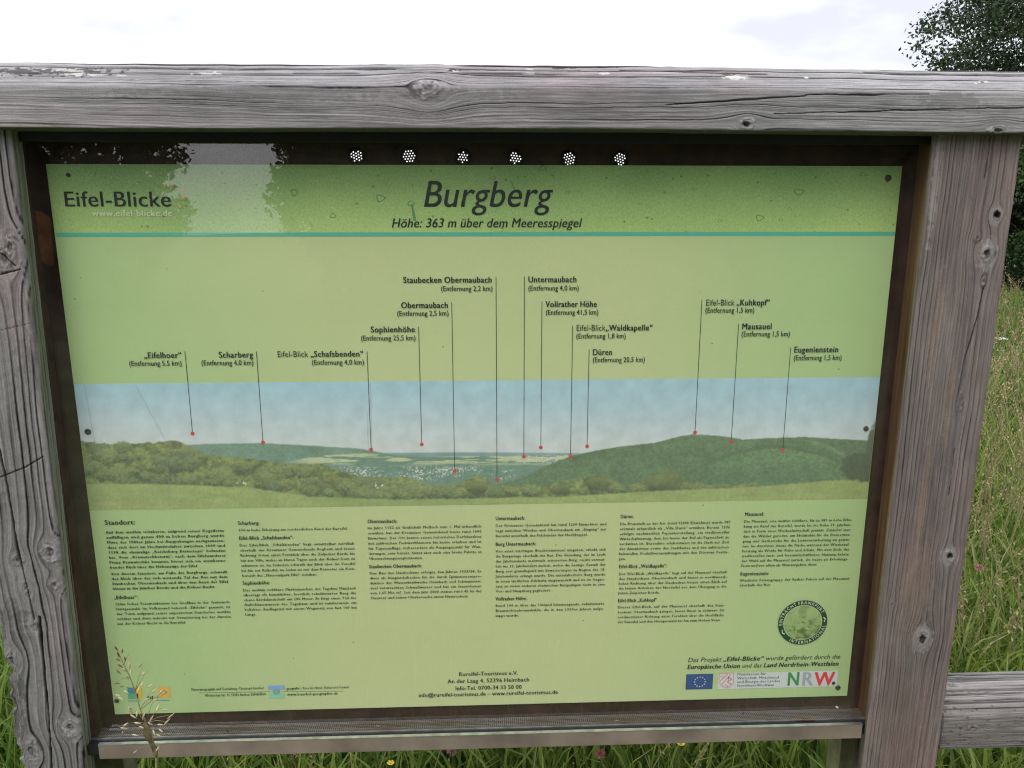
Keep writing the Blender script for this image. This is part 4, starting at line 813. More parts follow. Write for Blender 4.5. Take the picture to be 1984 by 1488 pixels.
# partner logos at the lower left
M_teal2 = plain('blue_green_ink', pc(62, 132, 158), 0.5); M_yel = plain('yellow_ink', pc(222, 178, 50), 0.5); M_org = plain('orange_ink', pc(216, 170, 78), 0.5)
quadpx('logo_square', 247, 1332, 262, 1344, M_teal2); quadpx('logo_square', 248, 1344.3, 268, 1354, plain('logo_green_ink', pc(88, 160, 128), 0.5)); quadpx('logo_square', 263, 1331, 274, 1353, M_yel)
quadpx('logo_square', 307, 1331, 329, 1352, M_org)
V = []; F = []
for p, q in (((247, 1358), (272, 1358)), ((302, 1357), (328, 1357))):
    V = []; F = []; stroke(p, q, 0.0011); link('logo_stroke', mesh_py('logo_stroke', V, F), M_teal2, panel)
V = []; F = []
for p, q in (((310, 1344), (316, 1337)), ((316, 1337), (324, 1341)), ((324, 1341), (312, 1348))): stroke(p, q, 0.0011)
link('logo_stroke', mesh_py('logo_stroke', V, F), M_teal2, panel)
fit('logo_letter', 'E*if*el', 285, 306, 1355, 6, res=1)
for p, q in (((384, 1342.5), (524, 1340)), ((545, 1339.5), (665, 1339))):
    V = []; F = []; stroke(p, q, 0.0007); link('logo_stroke', mesh_py('logo_stroke', V, F), M_green, panel)
fit('imprint_text', '*Panoramagraphik und Gestaltung: Christoph Lüscher*', 371, 512, 1338.5, 5, res=1, bw=2)
fit('imprint_text', '*Wolmerster Str. 91, 52076 Aachen, 02408/6414*', 397, 515, 1350, 5, res=1, bw=2)
fit('imprint_text', '*geografie* – Büro für Natur, Kultur und Umwelt', 555, 677, 1336.5, 5, res=1)
fit('imprint_text', '*www.buechel-geographie.de*', 556, 655, 1348, 5, res=1, bw=2)
quadpx('logo_square', 519, 1328, 551, 1336, plain('lilac_ink', pc(130, 160, 205), 0.5)); quadpx('logo_square', 521, 1344, 551, 1353, plain('mint_ink', pc(130, 195, 165), 0.5))
cx, cz = P(535, 1340); V = [(cx + 0.0058 * cos(2 * pi * i / 20), -0.0008, cz + 0.0058 * sin(2 * pi * i / 20)) for i in range(20)]
link('logo_globe', mesh_py('logo_globe', V, [tuple(range(20))]), plain('globe_ink', pc(120, 155, 170), 0.5), panel)

# screws through the sheet
M_screw = plain('dark_screw', (0.10, 0.098, 0.10), 0.45, metal=0.6, noise=0.3, nscale=300)
for (px, py, r) in ((132, 339, 4), (1721, 345, 6.5), (170, 836.5, 6.5), (1678, 830.5, 5.5), (1623.5, 1332.5, 6), (1615, 1323.5, 4.2), (226, 1358, 5)):
    c = at(px, py, -0.001); rr = r * 0.00074 / 1.0; V = []; F = []
    k = 14
    for rad, y in ((rr, -0.0004), (rr * 0.95, -0.0016), (rr * 0.55, -0.0022), (rr * 0.28, -0.0012)):
        for i in range(k): V.append((c[0] + rad * cos(2 * pi * i / k), y, c[2] + rad * sin(2 * pi * i / k)))
    for q in range(3):
        for i in range(k): F.append((q * k + i, q * k + (i + 1) % k, (q + 1) * k + (i + 1) % k, (q + 1) * k + i))
    F.append(tuple(3 * k + i for i in range(k)))
    link('screw', mesh_py('screw', V, F, True), M_screw, board)

# ------------------------------------------------------------------ round sticker on the sheet
sx_, sz_ = P(1555, 1206); st = empty('sticker', (sx_, -0.001, sz_), 'round dark green ringed sticker with white lettering at the lower right of the board', 'sticker')
Ro = 0.0395; Ri = 0.0305; rx_ = 1.03
def disc_ring(r0, r1, y, k=56):
    V = [(r * cos(2 * pi * i / k) * rx_, y, r * sin(2 * pi * i / k)) for r in (r0, r1) for i in range(k)]
    return V, [(i, (i + 1) % k, k + (i + 1) % k, k + i) for i in range(k)]
V, F = disc_ring(Ri, Ro, -0.0003); link('sticker_ring', mesh_py('sticker_ring', V, F), plain('dark_green_vinyl', pc(26, 66, 48), 0.4), st)
V = []; F = []; b = disc_ring(Ri, Ri + 0.0006, -0.0005); V, F = b; link('inner_rim', mesh_py('inner_rim', V, F), M_white_ink, st)
def stick_pic():
    k, q = 64, 24; V = [(0, -0.0003, 0)]; C = []
    for j in range(1, q + 1):
        for i in range(k): V.append((Ri * j / q * cos(2 * pi * i / k) * rx_, -0.0003, Ri * j / q * sin(2 * pi * i / k)))
    F4 = [(1 + (j - 1) * k + i, 1 + (j - 1) * k + (i + 1) % k, 1 + j * k + (i + 1) % k, 1 + j * k + i) for j in range(1, q) for i in range(k)]; F3 = [(0, 1 + i, 1 + (i + 1) % k) for i in range(k)]
    A = np.array(V); f = fbm(A[:, 0] * 75 + 4, A[:, 2] * 75, 301, 4); g = fbm(A[:, 0] * 250 + 4, A[:, 2] * 340, 302, 3); low = sst(0.018, -0.02, A[:, 2])
    t = np.clip(sst(0.42, 0.68, f) * (0.45 + 0.6 * low) + 0.25 * low + 0.7 * sst(0.55, 0.7, g) * low, 0, 1)[:, None]
    C = np.array(pc(152, 174, 118))[None] * (1 - t) + np.array(pc(88, 110, 62))[None] * t
    return mesh_np('sticker_picture', A, F4, F3, C)
link('sticker_picture', stick_pic(), M_print, st)
def arc_text(s, a0, a1, r, cap, inward):
    V = []; F = []; n = 0; k = cap / CAPH; W = sum(glyph(c, 1, 2)[2] for c in s); ang = a0
    for c in s:
        G, FF, w = glyph(c, 1, 2); w_a = (a1 - a0) * w / W; am = ang + w_a / 2
        if len(G):
            gx = (G[:, 0] - w / 2 + 0.02) * k * 0.92; gy = G[:, 1] * k
            if inward: rr = r + gy; px_ = rr * np.cos(am) + gx * sin(am) * 1; pz = rr * np.sin(am) - gx * cos(am)
            else: rr = r - gy; px_ = rr * np.cos(am) - gx * sin(am); pz = rr * np.sin(am) + gx * cos(am)
            V += [(x * rx_, -0.0007, z) for x, z in zip(px_, pz)]; F += [tuple(i + n for i in f) for f in FF]; n += len(G)
        ang += w_a
    return mesh_py('sticker_lettering', V, F)
M_wv = plain('white_vinyl', pc(208, 222, 190), 0.4)
link('sticker_lettering', arc_text('EINTRACHT FRANKFURT', radians(188), radians(28), Ri + 0.0024, 0.0052, True), M_wv, st)
link('sticker_lettering', arc_text('INTERNATIONAL', radians(237), radians(352), Ro - 0.0018, 0.0052, False), M_wv, st)
for a in (radians(208), radians(8)):
    V = []; F = []
    def stk(p, q, w):
        p = np.array(p); q = np.array(q); d = q - p; nn = np.array([-d[1], d[0]]) / np.linalg.norm(d) * w / 2; b0 = len(V)
        for r in (p - nn, q - nn, q + nn, p + nn): V.append((r[0], -0.0007, r[1]))
        F.append((b0, b0 + 1, b0 + 2, b0 + 3))
    c0 = np.array([cos(a) * rx_, sin(a)]) * (Ri + Ro) / 2; tg = np.array([-sin(a), cos(a)]); rd = np.array([cos(a), sin(a)])
    stk(c0 - tg * 0.0045 - rd * 0.001, c0 + tg * 0.001 + rd * 0.0012, 0.0012); stk(c0 + tg * 0.001 + rd * 0.0012, c0 + tg * 0.0045 - rd * 0.0016, 0.0016)
    link('sticker_mark', mesh_py('sticker_mark', V, F), M_wv, st)

# ------------------------------------------------------------------ lower fence rail at the right
fence = empty('wooden_fence', (1.9, 0.03, 0), 'grey weathered timber fence running off to the right behind the board post', 'fence')
yf = -0.03; z3 = at(1900, 1450, yf)[2]; z2 = at(1900, 1388, yf)[2]; pz = at(1900, 1360, yf + 0.014); pt = at(1900, 1360, yf + 0.014)[2]
yb_ = atz(1900, 1300, pt)[1]; fx0 = at(1828, 1400, yf)[0]
def rail2_field(U, a, b, S, na, nb):
    v = np.where(a < yf + 0.003, b - z3, (z2 - z3) + (a - yf)); v = np.where(nb < -0.7, 0.5 + a, v)
    kn = [(at(1885, 1410, yf)[0], at(1885, 1410, yf)[2] - z3, 0.004, 2.2, 0.7), (at(1850, 1325, 0.02)[0], (z2 - z3) + 0.06, 0.008, 1.5, 0.4)]
    cc, h = wood_field(U, v, kn, [([(fx0, z2 - z3 + 0.020), (fx0 + 0.5, z2 - z3 + 0.021)], 0.0012, 0.003)], 141, freq=150, tone=(0.27, 0.265, 0.255), contrast=1.0, warp=0.5, red=0.3)
    top = (nb > 0.7); gr = sst(0.5, 0.64, fbm(U * 3, v * 240, 144, 2)) * top; cc = cc * (1 - 0.55 * gr.reshape(-1, 1)) * (1 + 0.15 * top.reshape(-1, 1)); h = h - 0.0015 * gr
    spk = sst(0.66, 0.8, fbm(U * 110, v * 500, 146, 3)) * (~top); cc = cc * (1 - 0.6 * spk.reshape(-1, 1))
    return cc, h
rp2 = [(yf, z3), (yf, z2), (yf + 0.014, pt), (yb_, pt), (yb_, z3)][::-1]
bar('rail', 'x', np.concatenate([np.linspace(fx0, 1.0, 330)[:-1], np.linspace(1.0, 3.09, 300)]), rp2, [0.004, 0.004, 0.003, 0.003, 0.003], [0.01, 0.0018, 0.0016, 0.0014, 0.006], rail2_field, M_wood_x, fence).location = (-1.9, -0.03, 0)
V = []; F = []; box(V, F, 1.2, 1.32, -0.02 + 0.03, 0.09, -0.3, zbm - 0.004)
M_gw = plain('grey_timber', (0.3, 0.29, 0.28), 0.9, noise=0.35, nscale=14, bump=0.5)
link('post', mesh_py('fence_post', V, F), M_gw, fence)

# ------------------------------------------------------------------ grass
def blades(n, xy, hmin, hmax, wid, seed, colA, colB, lean=0.45, zoff=-0.03):
    r = np.random.default_rng(seed); x, y = xy
    hgt = r.uniform(hmin, hmax, n); w = wid * r.uniform(0.6, 1.4, n); a = r.uniform(0, 2 * pi, n); ln = lean * hgt * r.uniform(0.2, 1.3, n); la = r.uniform(0, 2 * pi, n)
    dx, dy = np.cos(a), np.sin(a); lx, ly = np.cos(la), np.sin(la); V = []; C = []
    tone = r.uniform(0, 1, n)[:, None]; base = np.array(colA)[None] * (1 - tone) + np.array(colB)[None] * tone
    for t, ww in ((0, 1), (0.4, 0.9), (0.75, 0.6)):
        cx = x + lx * ln * t * t; cy = y + ly * ln * t * t; cz = zoff + hgt * (t - 0.12 * t * t * t)
        for s in (-1, 1): V.append(np.stack([cx + s * dx * w * ww / 2, cy + s * dy * w * ww / 2, cz], 1)); C.append(base)
    V.append(np.stack([x + lx * ln, y + ly * ln, zoff + hgt * 0.86], 1)); C.append(base)
    V = np.stack(V, 1); C = np.stack(C, 1); b = (np.arange(n) * 7)[:, None]
    F4 = np.concatenate([b + np.array([[0, 1, 3, 2]]), b + np.array([[2, 3, 5, 4]])]); F3 = b + np.array([[4, 5, 6]])
    return V.reshape(-1, 3), F4, F3, C.reshape(-1, 3)
def merge(parts):
    V, A, B, C = [], [], [], []; n = 0
    for v, a, b, c in parts: V.append(v); A.append(a + n); B.append(b + n); C.append(c); n += len(v)
    return np.concatenate(V), np.concatenate(A), np.concatenate(B), np.concatenate(C)
def wedge(n, y0, y1, xa, xb, seed, p=1.6):
    r = np.random.default_rng(seed); y = y0 + (y1 - y0) * r.uniform(0, 1, n) ** p; t = (y - y0) / (y1 - y0); lo = xa[0] + (xa[1] - xa[0]) * t; hi = xb[0] + (xb[1] - xb[0]) * t
    return lo + (hi - lo) * r.uniform(0, 1, n), y
G0 = (0.075, 0.155, 0.022); G1 = (0.30, 0.40, 0.08); G2 = (0.045, 0.10, 0.014); ST = (0.34, 0.32, 0.14)
def gz(seed): return None
parts = []
parts.append(blades(30000, wedge(30000, 0.12, 2.6, (-1.8, -3), (2.0, 4), 1, 1.2), 0.10, 0.36, 0.010, 11, G2, G1))
parts.append(blades(40000, wedge(40000, 0.9, 5.5, (0.6, 1.6), (2.6, 8), 2, 1.3), 0.10, 0.30, 0.0085, 12, G0, G1, 0.6))
parts.append(blades(26000, wedge(26000, 4.5, 16, (3.0, 7), (7, 17), 3, 1.2), 0.12, 0.32, 0.022, 13, G0, (0.20, 0.27, 0.06), 0.6))
parts.append(blades(42000, wedge(42000, 2.3, 18, (-4, -14), (2.5, 8), 4, 1.5), 0.12, 0.32, 0.022, 14, G0, (0.20, 0.27, 0.06), 0.6))
parts.append(blades(12000, wedge(12000, -0.3, 2.5, (1.0, 1.8), (3.5, 6), 9, 1.0), 0.10, 0.30, 0.012, 19, G0, G1, 0.6))
parts.append(blades(7000, wedge(7000, -3.5, -0.25, (-3, -2), (3, 2), 5, 1.0), 0.05, 0.16, 0.007, 15, G0, G1))
parts.append(blades(5000, wedge(5000, -0.2, 1.0, (-2.6, -2.2), (-0.72, -0.72), 6, 1.0), 0.15, 0.5, 0.008, 16, G0, (0.2, 0.3, 0.06)))
parts.append(blades(4500, wedge(4500, 1.0, 14, (0.8, 6), (3.5, 15), 7, 1.3), 0.2, 0.42, 0.008, 17, ST, (0.42, 0.38, 0.22), 0.5))
parts.append(blades(5000, wedge(5000, 0.3, 6, (-1.8, 1.8), (2.0, 8), 8, 1.2), 0.06, 0.22, 0.026, 18, (0.05, 0.13, 0.02), (0.13, 0.24, 0.05), 1.1))
V, A, B, C = merge(parts)
pat = fbm(V[:, 0] * 0.9, V[:, 1] * 0.9, 71)[:, None]; yel = sst(0.5, 0.7, pat) * (0.15 + 0.85 * sst(2.5, 4.5, V[:, 1:2]))
C = C * (1 - 0.5 * yel) + np.array([[0.24, 0.235, 0.07]]) * 0.5 * yel
V[:, 2] += (fbm(V[:, 0] * 0.5, V[:, 1] * 0.5, 3) - 0.5) * 0.08
tag(link('meadow_grass', mesh_np('meadow_grass', V, A, B, C), M_grass), 'tall green meadow grass with yellowing patches behind the board', 'grass', kind='stuff')
# ripe seed heads standing above the grass
def seedheads(n, xy, seed, size=1.0):
    r = np.random.default_rng(seed); V = []; F4 = []; F3 = []; C = []; k = 0
    for x, y in zip(*xy):
        h = r.uniform(0.30, 0.55); la = r.uniform(0, 6.28); ln = r.uniform(0.05, 0.22); col = np.array([0.42, 0.34, 0.19]) * r.uniform(0.7, 1.25)
        if r.random() < 0.25: col = np.array([0.30, 0.17, 0.13])
        pts = [np.array([x + cos(la) * ln * t * t, y + sin(la) * ln * t * t, h * t]) for t in (0, 0.5, 0.8, 1)]
        for p, q in zip(pts[:-1], pts[1:]):
            w = 0.0013 * size; V += [p - [w, 0, 0], p + [w, 0, 0], q + [w, 0, 0], q - [w, 0, 0]]; F4.append((k, k + 1, k + 2, k + 3)); k += 4; C += [col * 0.7 + np.array([0.0, 0.05, 0.0])] * 4
        for _ in range(14):
            t = r.uniform(0.78, 1.03); c = pts[2] + (pts[3] - pts[2]) * (t - 0.8) / 0.2 + r.normal(0, 0.008 * size, 3); d = r.normal(0, 1, 3) + [0, 0, 1.2]; d /= np.linalg.norm(d); s = np.cross(d, r.normal(0, 1, 3)); s /= np.linalg.norm(s) + 1e-6
            L, w = 0.010 * size, 0.0022 * size; V += [c - d * L / 2, c + s * w, c + d * L / 2, c - s * w]; F4.append((k, k + 1, k + 2, k + 3)); k += 4; C += [col * r.uniform(0.8, 1.2)] * 4
    return np.array(V), np.array(F4), None, np.array(C)
V, A, B, C = seedheads(800, wedge(800, 0.9, 5, (0.9, 2.2), (2.2, 6), 31, 1.2), 32, 1.5); me = mesh_np('seed_heads', V, A, None, C)
tag(link('seed_heads', me, M_grass), 'pale tan ripe grass seed heads scattered over the near meadow at the right', 'grass', kind='stuff')
V, A, B, C = seedheads(600, wedge(600, 4, 14, (3.2, 7.5), (6, 15), 33, 1.1), 34, 2.6); me = mesh_np('seed_heads', V, A, None, C)
tag(link('seed_heads', me, M_grass), 'pale tan ripe grass seed heads over the far meadow before the hedge', 'grass', kind='stuff')
V, A, B, C = seedheads(40, wedge(40, 0.35, 1.2, (-0.7, -0.8), (0.7, 0.9), 35, 1.0), 36, 1.0); me = mesh_np('seed_heads', V, A, None, C)
tag(link('seed_heads', me, M_grass), 'grass seed heads among the dark blades just under the board sill', 'grass', kind='stuff')

# ------------------------------------------------------------------ flowers
M_stem = plain('green_stem', (0.07, 0.13, 0.03), 0.6)
def flower(name, pos, r, colr, petals, label, cat, group=None, dome=False):
    o = empty(name, (pos[0], pos[1], 0), label, cat, group); z = pos[2]
    V = []; F = []; tube(V, F, [(0.01, 0.0, -0.02), (0.012, 0.004, z * 0.5), (0, 0, z)], [0.0015, 0.0013, 0.001], 5); link('stem', mesh_py('stem', V, F), M_stem, o)
    V = []; F = []
    if dome:
        for i in range(petals):
            a = random.random() * 2 * pi; q = random.random() ** .5 * r; cx, cy, cz = q * cos(a), q * sin(a), z + 0.3 * (r - q) + random.uniform(-1, 1) * r * .1
            b0 = len(V); s = r * 0.16
            for j in range(6): V.append((cx + s * cos(j * pi / 3), cy + s * sin(j * pi / 3), cz + 0.2 * s * (j % 2)))
            F.append(tuple(range(b0, b0 + 6)))
    elif petals > 20:
        for i in range(petals):
            ph = math.acos(1 - 1.6 * random.random()); a = random.random() * 2 * pi; d = Vector((sin(ph) * cos(a), sin(ph) * sin(a), cos(ph))); s = d.orthogonal().normalized() * r * 0.14; b0 = len(V); c = Vector((0, 0, z))
            V += [tuple(c + d * r * 0.2 - s), tuple(c + d * r * 0.2 + s), tuple(c + d * r + s * .4), tuple(c + d * r - s * .4)]; F.append((b0, b0 + 1, b0 + 2, b0 + 3))
    else:
        for i in range(petals):
            a = 2 * pi * i / petals; b0 = len(V); 
            for rr, da, zz in ((0.1, 0, 0), (0.75, 0.5, 0.25), (1.0, 0.22, 0.45), (1.0, -0.22, 0.45), (0.75, -0.5, 0.25)): V.append((r * rr * cos(a + da), r * rr * sin(a + da), z + r * zz))
            F.append(tuple(range(b0, b0 + 5)))
    link('flower_head', mesh_py('flower_head', V, F), plain(name + '_petals', colr, 0.6), o); return o
flower('yarrow', at(1942, 657, 5.4), 0.045, (0.75, 0.75, 0.72), 70, 'flat white yarrow flower cluster in the meadow right of the thick post', 'wildflower', dome=True)
flower('buttercup', at(1319, 1442, 0.28), 0.010, (0.6, 0.45, 0.03), 6, 'yellow flower peeping out just under the right half of the sill', 'wildflower')
flower('buttercup', at(757, 1480, 0.30), 0.008, (0.75, 0.55, 0.02), 6, 'yellow flower low in the grass under the left half of the sill', 'wildflower')
flower('clover', at(875, 1453, 0.26), 0.012, (0.34, 0.15, 0.17), 60, 'pink clover head under the middle of the sill', 'wildflower')
flower('clover', at(1163, 1461, 0.26), 0.011, (0.34, 0.12, 0.10), 60, 'dull red clover head under the sill, right of its middle', 'wildflower')
flower('clover', at(1897, 1100, 1.4), 0.016, (0.36, 0.13, 0.13), 60, 'dull red clover head in the meadow right of the thick post', 'wildflower')

# ------------------------------------------------------------------ grass stalk in front of the sill
def stalk():
    o = empty('grass_stalk', (at(330, 1600, -0.12)[0], -0.12, 0), 'dry oat-like grass stalk with pale spikelets in front of the lower left sheet corner', 'grass stalk')
    org = Vector(o.location); Yk = -0.10
    main = [(300, 1700), (302, 1560), (303, 1460), (292, 1420), (283, 1400), (272, 1375), (262, 1340), (252, 1312), (240, 1288), (231, 1268), (225, 1250)]
    pts = [Vector((atz(300, 1700, 0.55)[0], -0.12, -0.02))] + [Vector(at(x, y, Yk)) for x, y in main[1:]]
    V = []; F = []; tube(V, F, [p - org for p in pts], [0.0016] * 3 + [0.0009] * 4 + [0.0006] * 4, 6)
    side = [((283, 1400), (258, 1375)), ((283, 1400), (240, 1404)), ((262, 1340), (235, 1330)), ((283, 1400), (312, 1372)), ((272, 1375), (300, 1330)), ((262, 1340), (285, 1300)), ((283, 1400), (322, 1398)), ((240, 1288), (226, 1300)), ((252, 1312), (226, 1322)), ((283, 1400), (300, 1350)), ((303, 1450), (268, 1450)), ((283, 1400), (330, 1385)), ((240, 1288), (252, 1265)), ((272, 1375), (318, 1345)), ((262, 1340), (276, 1290))]
    for p, q in side: tube(V, F, [Vector(at(*p, Yk)) - org, Vector(at((p[0] + q[0]) / 2, (p[1] + q[1]) / 2 - 3, Yk - 0.004)) - org, Vector(at(*q, Yk - 0.006)) - org], [0.0005, 0.0004, 0.0003], 4)
    link('stem', mesh_py('stem', V, F, True), plain('straw_stem', (0.30, 0.25, 0.12), 0.6, noise=0.3, nscale=50), o)
    sp = [(225, 1256, 75, 13, 0), (229, 1268, 70, 12, 0), (237, 1262, -80, 10, 0), (228, 1278, 40, 11, 0), (242, 1276, 80, 9, 0), (233, 1290, 35, 12, 0), (229, 1302, 30, 13, 0), (251, 1290, 75, 13, 1), (253, 1300, 85, 11, 1), (241, 1298, 50, 11, 1), (272, 1289, -55, 13, 1), (277, 1305, -40, 12, 1),
          (247, 1312, 60, 10, 1), (275, 1326, -55, 12, 1), (291, 1329, -40, 11, 1), (226, 1324, 5, 12, 0), (245, 1341, 30, 12, 1), (228, 1347, 5, 11, 1), (234, 1353, 20, 13, 1), (268, 1337, -70, 12, 1), (297, 1339, -40, 14, 1), (308, 1345, -50, 12, 1), (283, 1355, -30, 13, 1), (300, 1356, -40, 11, 1),
          (253, 1377, 55, 13, 1), (258, 1388, 45, 13, 1), (265, 1384, -80, 12, 1), (278, 1388, -75, 13, 1), (293, 1393, -60, 14, 1), (305, 1372, -65, 14, 1), (330, 1388, -35, 14, 1), (323, 1399, -40, 12, 1), (243, 1404, -40, 14, 1), (240, 1411, 10, 14, 1), (266, 1401, 20, 12, 1), (274, 1409, 25, 10, 1), (310, 1404, 5, 12, 1), (311, 1415, 25, 12, 1),
          (298, 1419, 65, 13, 1), (306, 1424, 30, 11, 1), (261, 1424, 5, 13, 1), (238, 1419, 70, 6, 1), (262, 1457, -45, 14, 1), (305, 1451, -55, 12, 1), (283, 1360, 80, 11, 1), (291, 1402, 30, 10, 1), (252, 1372, 30, 9, 1), (312, 1340, -45, 9, 1), (320, 1375, 10, 8, 1), (235, 1330, 0, 9, 0)]
    Ms = (plain('brown_spikelet', (0.20, 0.14, 0.06), 0.6, noise=0.3), plain('pale_spikelet', (0.55, 0.47, 0.30), 0.5, noise=0.3, nscale=200))
    for (x, y, a, L, kind) in sp:
        d0 = np.array([cos(radians(a)), sin(radians(a))]); c = Vector(at(x, y, Yk - 0.006 + random.uniform(-.006, .006))); e = Vector(at(x + d0[0] * L, y + d0[1] * L, Yk - 0.006)); d = (e - c); ln = d.length * 0.95; d.normalize(); d = (d + Vector((0, random.uniform(-.35, .35), 0))).normalized()
        V = []; F = []; tube(V, F, [c - org - d * ln / 2, c - org - d * ln * 0.2, c - org + d * ln * 0.15, c - org + d * ln * 0.4, c - org + d * ln * 0.62], [0.0003, 0.00125, 0.0012, 0.0007, 0.00012], 5)
        link('spikelet', mesh_py('spikelet', V, F, True), Ms[kind], o)
    # withered leaf wrapped round the stem
    V = []; F = []; path = [(280, 1400, 1.5), (285, 1410, 6), (284, 1424, 7), (291, 1438, 3.5), (299, 1448, 6), (301, 1460, 4), (303, 1468, 1)]
    for i, (x, y, w) in enumerate(path):
        for s in (-1, -.3, .4, 1): p = Vector(at(x + s * w, y + random.uniform(-1.5, 1.5), Yk - 0.008 + 0.004 * abs(s) + 0.003 * sin(i * 2))) - org; V.append(tuple(p))
    for i in range(len(path) - 1):
        for j in range(3): F.append((i * 4 + j, i * 4 + j + 1, (i + 1) * 4 + j + 1, (i + 1) * 4 + j))
    lf = link('dry_leaf', mesh_py('dry_leaf', V, F, True), plain('withered_leaf', (0.13, 0.105, 0.04), 0.7, noise=0.5, nscale=120), o)
    lf.modifiers.new('thick', 'SOLIDIFY').thickness = 0.0006
stalk()

# ------------------------------------------------------------------ small litter on the sill
def bit(name, px, py, lpx, a, wz, colr, label, cat, k=6):
    p = atz(px, py, zs + 0.001 + wz); L = lpx * 0.00078; d = Vector((cos(radians(a)), 0.35 * -sin(radians(a)), 0)); V = []; F = []
    tube(V, F, [-d * L / 2, -d * L / 4 + Vector((0, 0, wz * .5)), d * L / 4, d * L / 2], [wz * .3, wz, wz * .9, wz * .2], k)
    tag(link(name, mesh_py(name, V, F, True), plain(name + '_surface', colr, 0.6, noise=0.3, nscale=300), None, tuple(p)), label, cat)
bit('pebble', 1622, 1371, 7, 0, 0.0022, (0.7, 0.68, 0.62), 'small white pebble on the right end of the sill', 'pebble')
bit('dead_insect', 441, 1417, 10, 30, 0.0012, (0.03, 0.028, 0.025), 'dark dead insect on the perforated sill right of the grass stalk', 'insect')
bit('leaf_scrap', 1440, 1382, 10, -40, 0.001, (0.05, 0.035, 0.02), 'curled dark leaf scrap on the sill below the blue flag', 'leaf')
bit('seed_husk', 732, 1407, 10, 15, 0.0010, (0.4, 0.36, 0.28), 'pale seed husk on the left middle of the perforated sill', 'seed husk')
bit('seed_husk', 1195, 1396, 10, -10, 0.0010, (0.36, 0.3, 0.2), 'pale seed husk on the right middle of the perforated sill', 'seed husk')
bit('twig_bit', 1560, 1395, 46, 2, 0.0016, (0.16, 0.09, 0.04), 'rusty brown twig lying along the right end of the sill', 'twig')

# ------------------------------------------------------------------ trees
def leaves(n, centers, radii, seed, size, cA, cB, shell=0.55):
    r = np.random.default_rng(seed); w = radii ** 2; i = r.choice(len(centers), n, p=w / w.sum()); d = r.normal(0, 1, (n, 3)); d /= np.linalg.norm(d, axis=1, keepdims=True)
    rad = radii[i] * (shell + (1 - shell) * r.uniform(0, 1, n) ** 0.7) * r.uniform(0.75, 1.12, n); c = centers[i] + d * rad[:, None] * np.array([1, 1, 0.75])
    a = r.normal(0, 1, (n, 3)); a /= np.linalg.norm(a, axis=1, keepdims=True); b = np.cross(a, r.normal(0, 1, (n, 3))); b /= np.linalg.norm(b, axis=1, keepdims=True); s = size * r.uniform(0.6, 1.3, n)[:, None]
    V = np.stack([c - a * s, c + b * s * 0.5, c + a * s, c - b * s * 0.5], 1); t = r.uniform(0, 1, (n, 1)) * 0.6 + 0.4 * r.uniform(0, 1, (len(centers), 1))[i]
    C = np.array(cA)[None] * (1 - t) + np.array(cB)[None] * t; C = np.repeat(C[:, None], 4, 1)
    return V.reshape(-1, 3), (np.arange(n * 4)).reshape(-1, 4), C.reshape(-1, 3)
def tree_meshes(h, rad, nb, nleaf, seed, size, cA, cB, low=0.12, br=0.2):
    r = np.random.default_rng(seed); V = []; F = []; tr = 0.035 * h ** 0.9
    trunk = [Vector((0, 0, -0.3)), Vector((0.05, 0, h * 0.2)), Vector((-0.1, 0.1, h * 0.45)), Vector((0.1, -0.1, h * 0.7)), Vector((0, 0, h * 0.92))]
    tube(V, F, trunk, [tr * 1.2, tr, tr * .75, tr * .45, tr * .12], 8); cs = []; rs = []
    for i in range(nb):
        z = h * r.uniform(low, 0.97); fr = (z / h - low) / (1 - low); env = rad * (0.55 + 0.9 * fr * (1.15 - fr) * 2) * (1 - 0.55 * sst(0.7, 1, fr)); a = r.uniform(0, 2 * pi); q = env * r.uniform(0.25, 1.0) ** 0.6
        c = Vector((q * cos(a), q * sin(a), z)); cs.append(c); rs.append(rad * br * r.uniform(0.6, 1.35))
        if i % 3 == 0:
            s = trunk[0].lerp(trunk[-1], max(0.08, z / h * 0.75)); mid = s.lerp(c, 0.5) + Vector((0, 0, 0.15 * q)); tube(V, F, [s, mid, c], [tr * 0.3, tr * 0.16, tr * 0.05], 5)
    wood = mesh_py('trunk', V, F, True); lv, lf, lc = leaves(nleaf, np.array([tuple(c) for c in cs]), np.array(rs), seed + 1, size, cA, cB)
    return wood, mesh_np('crown', lv, lf, None, lc)
def plant_tree(ms, loc, rz, s, name, label, cat, group=None):
    o = empty(name, loc, label, cat, group); o.rotation_euler = (0, 0, rz); o.scale = (s, s, s); link('trunk', ms[0], M_bark, o); link('crown', ms[1], M_leaf, o); return o
DK = (0.022, 0.045, 0.016); MD = (0.055, 0.085, 0.026)
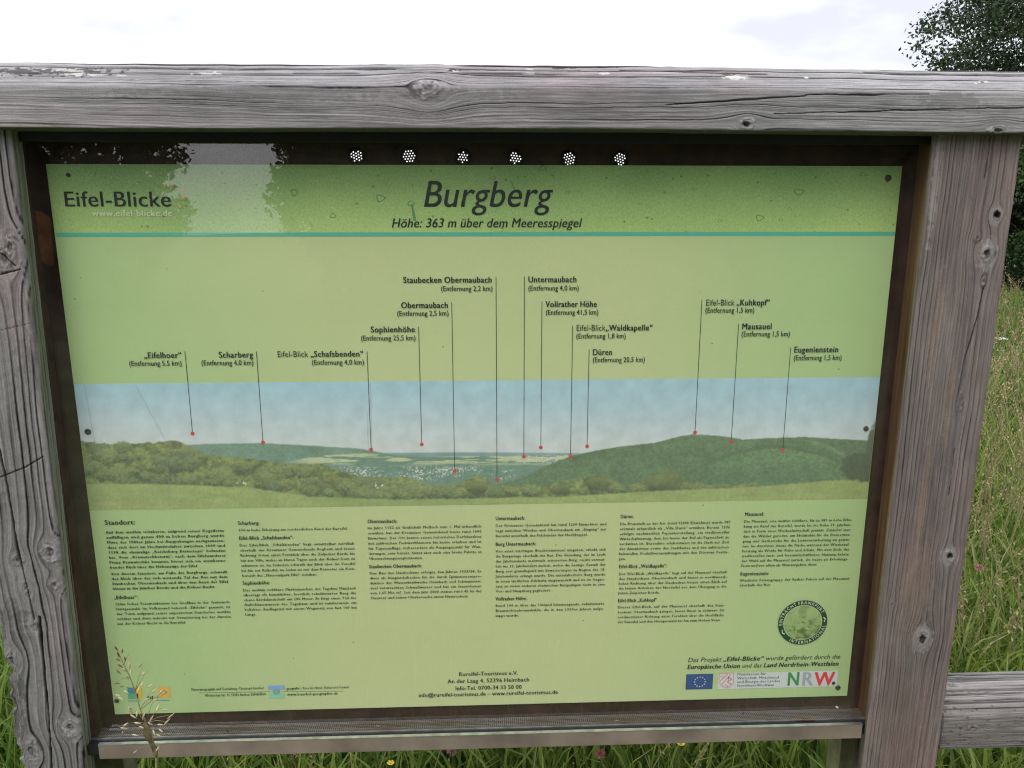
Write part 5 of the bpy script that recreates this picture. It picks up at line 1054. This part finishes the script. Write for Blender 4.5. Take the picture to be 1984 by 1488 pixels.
# tree and hedge beyond the fence on the right
tA = tree_meshes(11, 3.9, 290, 190000, 401, 0.056, (0.018, 0.040, 0.018), (0.05, 0.085, 0.03), low=0.03, br=0.23)
bx = at(1925, 300, 17); 
plant_tree(tA, (bx[0] + 3.35, 17, -0.1), 0.4, 1.0, 'broadleaf_tree', 'dark dense broadleaf tree rising above the top rail at the right', 'tree')
tH = tree_meshes(3.3, 1.9, 60, 26000, 411, 0.05, (0.022, 0.05, 0.016), (0.06, 0.11, 0.03), low=0.02, br=0.3)
for i, (x, y, s, l) in enumerate(((12.2, 15.3, 1.0, 'dark green hedge bush at the foot of the tall tree on the right'), (15.5, 15.8, 1.15, 'dark green hedge bush right of the tall tree'), (9.0, 17.5, 0.95, 'dark green hedge bush hidden behind the right side of the board'))):
    plant_tree(tH, (x, y, -0.1), i * 1.3, s, 'hedge_bush', l, 'bush', 'bushes in the hedge beyond the meadow')
# trees behind the photographer: seen only mirrored in the glass
def mir(px, py, D):                              # real place of something seen mirrored at that pixel
    p = at(px, py, YG + D); return p[0], 2 * YG - p[1], p[2]
tB = tree_meshes(6.2, 3.0, 170, 50000, 431, 0.11, (0.016, 0.032, 0.012), (0.04, 0.06, 0.02), low=0.02, br=0.24)
tC = tree_meshes(7.4, 3.6, 190, 52000, 441, 0.12, (0.014, 0.030, 0.014), (0.035, 0.055, 0.02), low=0.02, br=0.22)
tl = 'trees in a row behind the photographer mirrored in the glass'
def mt_(ms, px, D, s, rz, lab):
    x, y, z = mir(px, 430, D); plant_tree(ms, (x, y, -0.1), rz, s, 'mirrored_tree', lab, 'tree', tl)
mt_(tB, 60, 13.0, 0.73, 0.5, 'dark tree mirrored in the glass at its upper left corner')
mt_(tC, -330, 14, 1.0, 1.5, 'dark tree standing left of the mirrored gap of sky')
mt_(tC, 985, 14.5, 1.05, 2.2, 'dark tree mirrored right of the gap of sky, near the title')
mt_(tB, 845, 13, 0.80, 0.3, 'smaller dark tree mirrored beside the right edge of the sky gap')
mt_(tB, 1130, 12.5, 1.0, 4.0, 'dark tree mirrored right of the title')
mt_(tC, 1420, 14, 1.0, 3.0, 'dark tree mirrored between title and upper right corner')
mt_(tB, 1640, 12.5, 1.0, 5.0, 'dark tree mirrored near the upper right corner of the glass')
mt_(tC, 1960, 14, 1.0, 0.9, 'dark tree at the right end of the mirrored row')
print('done')
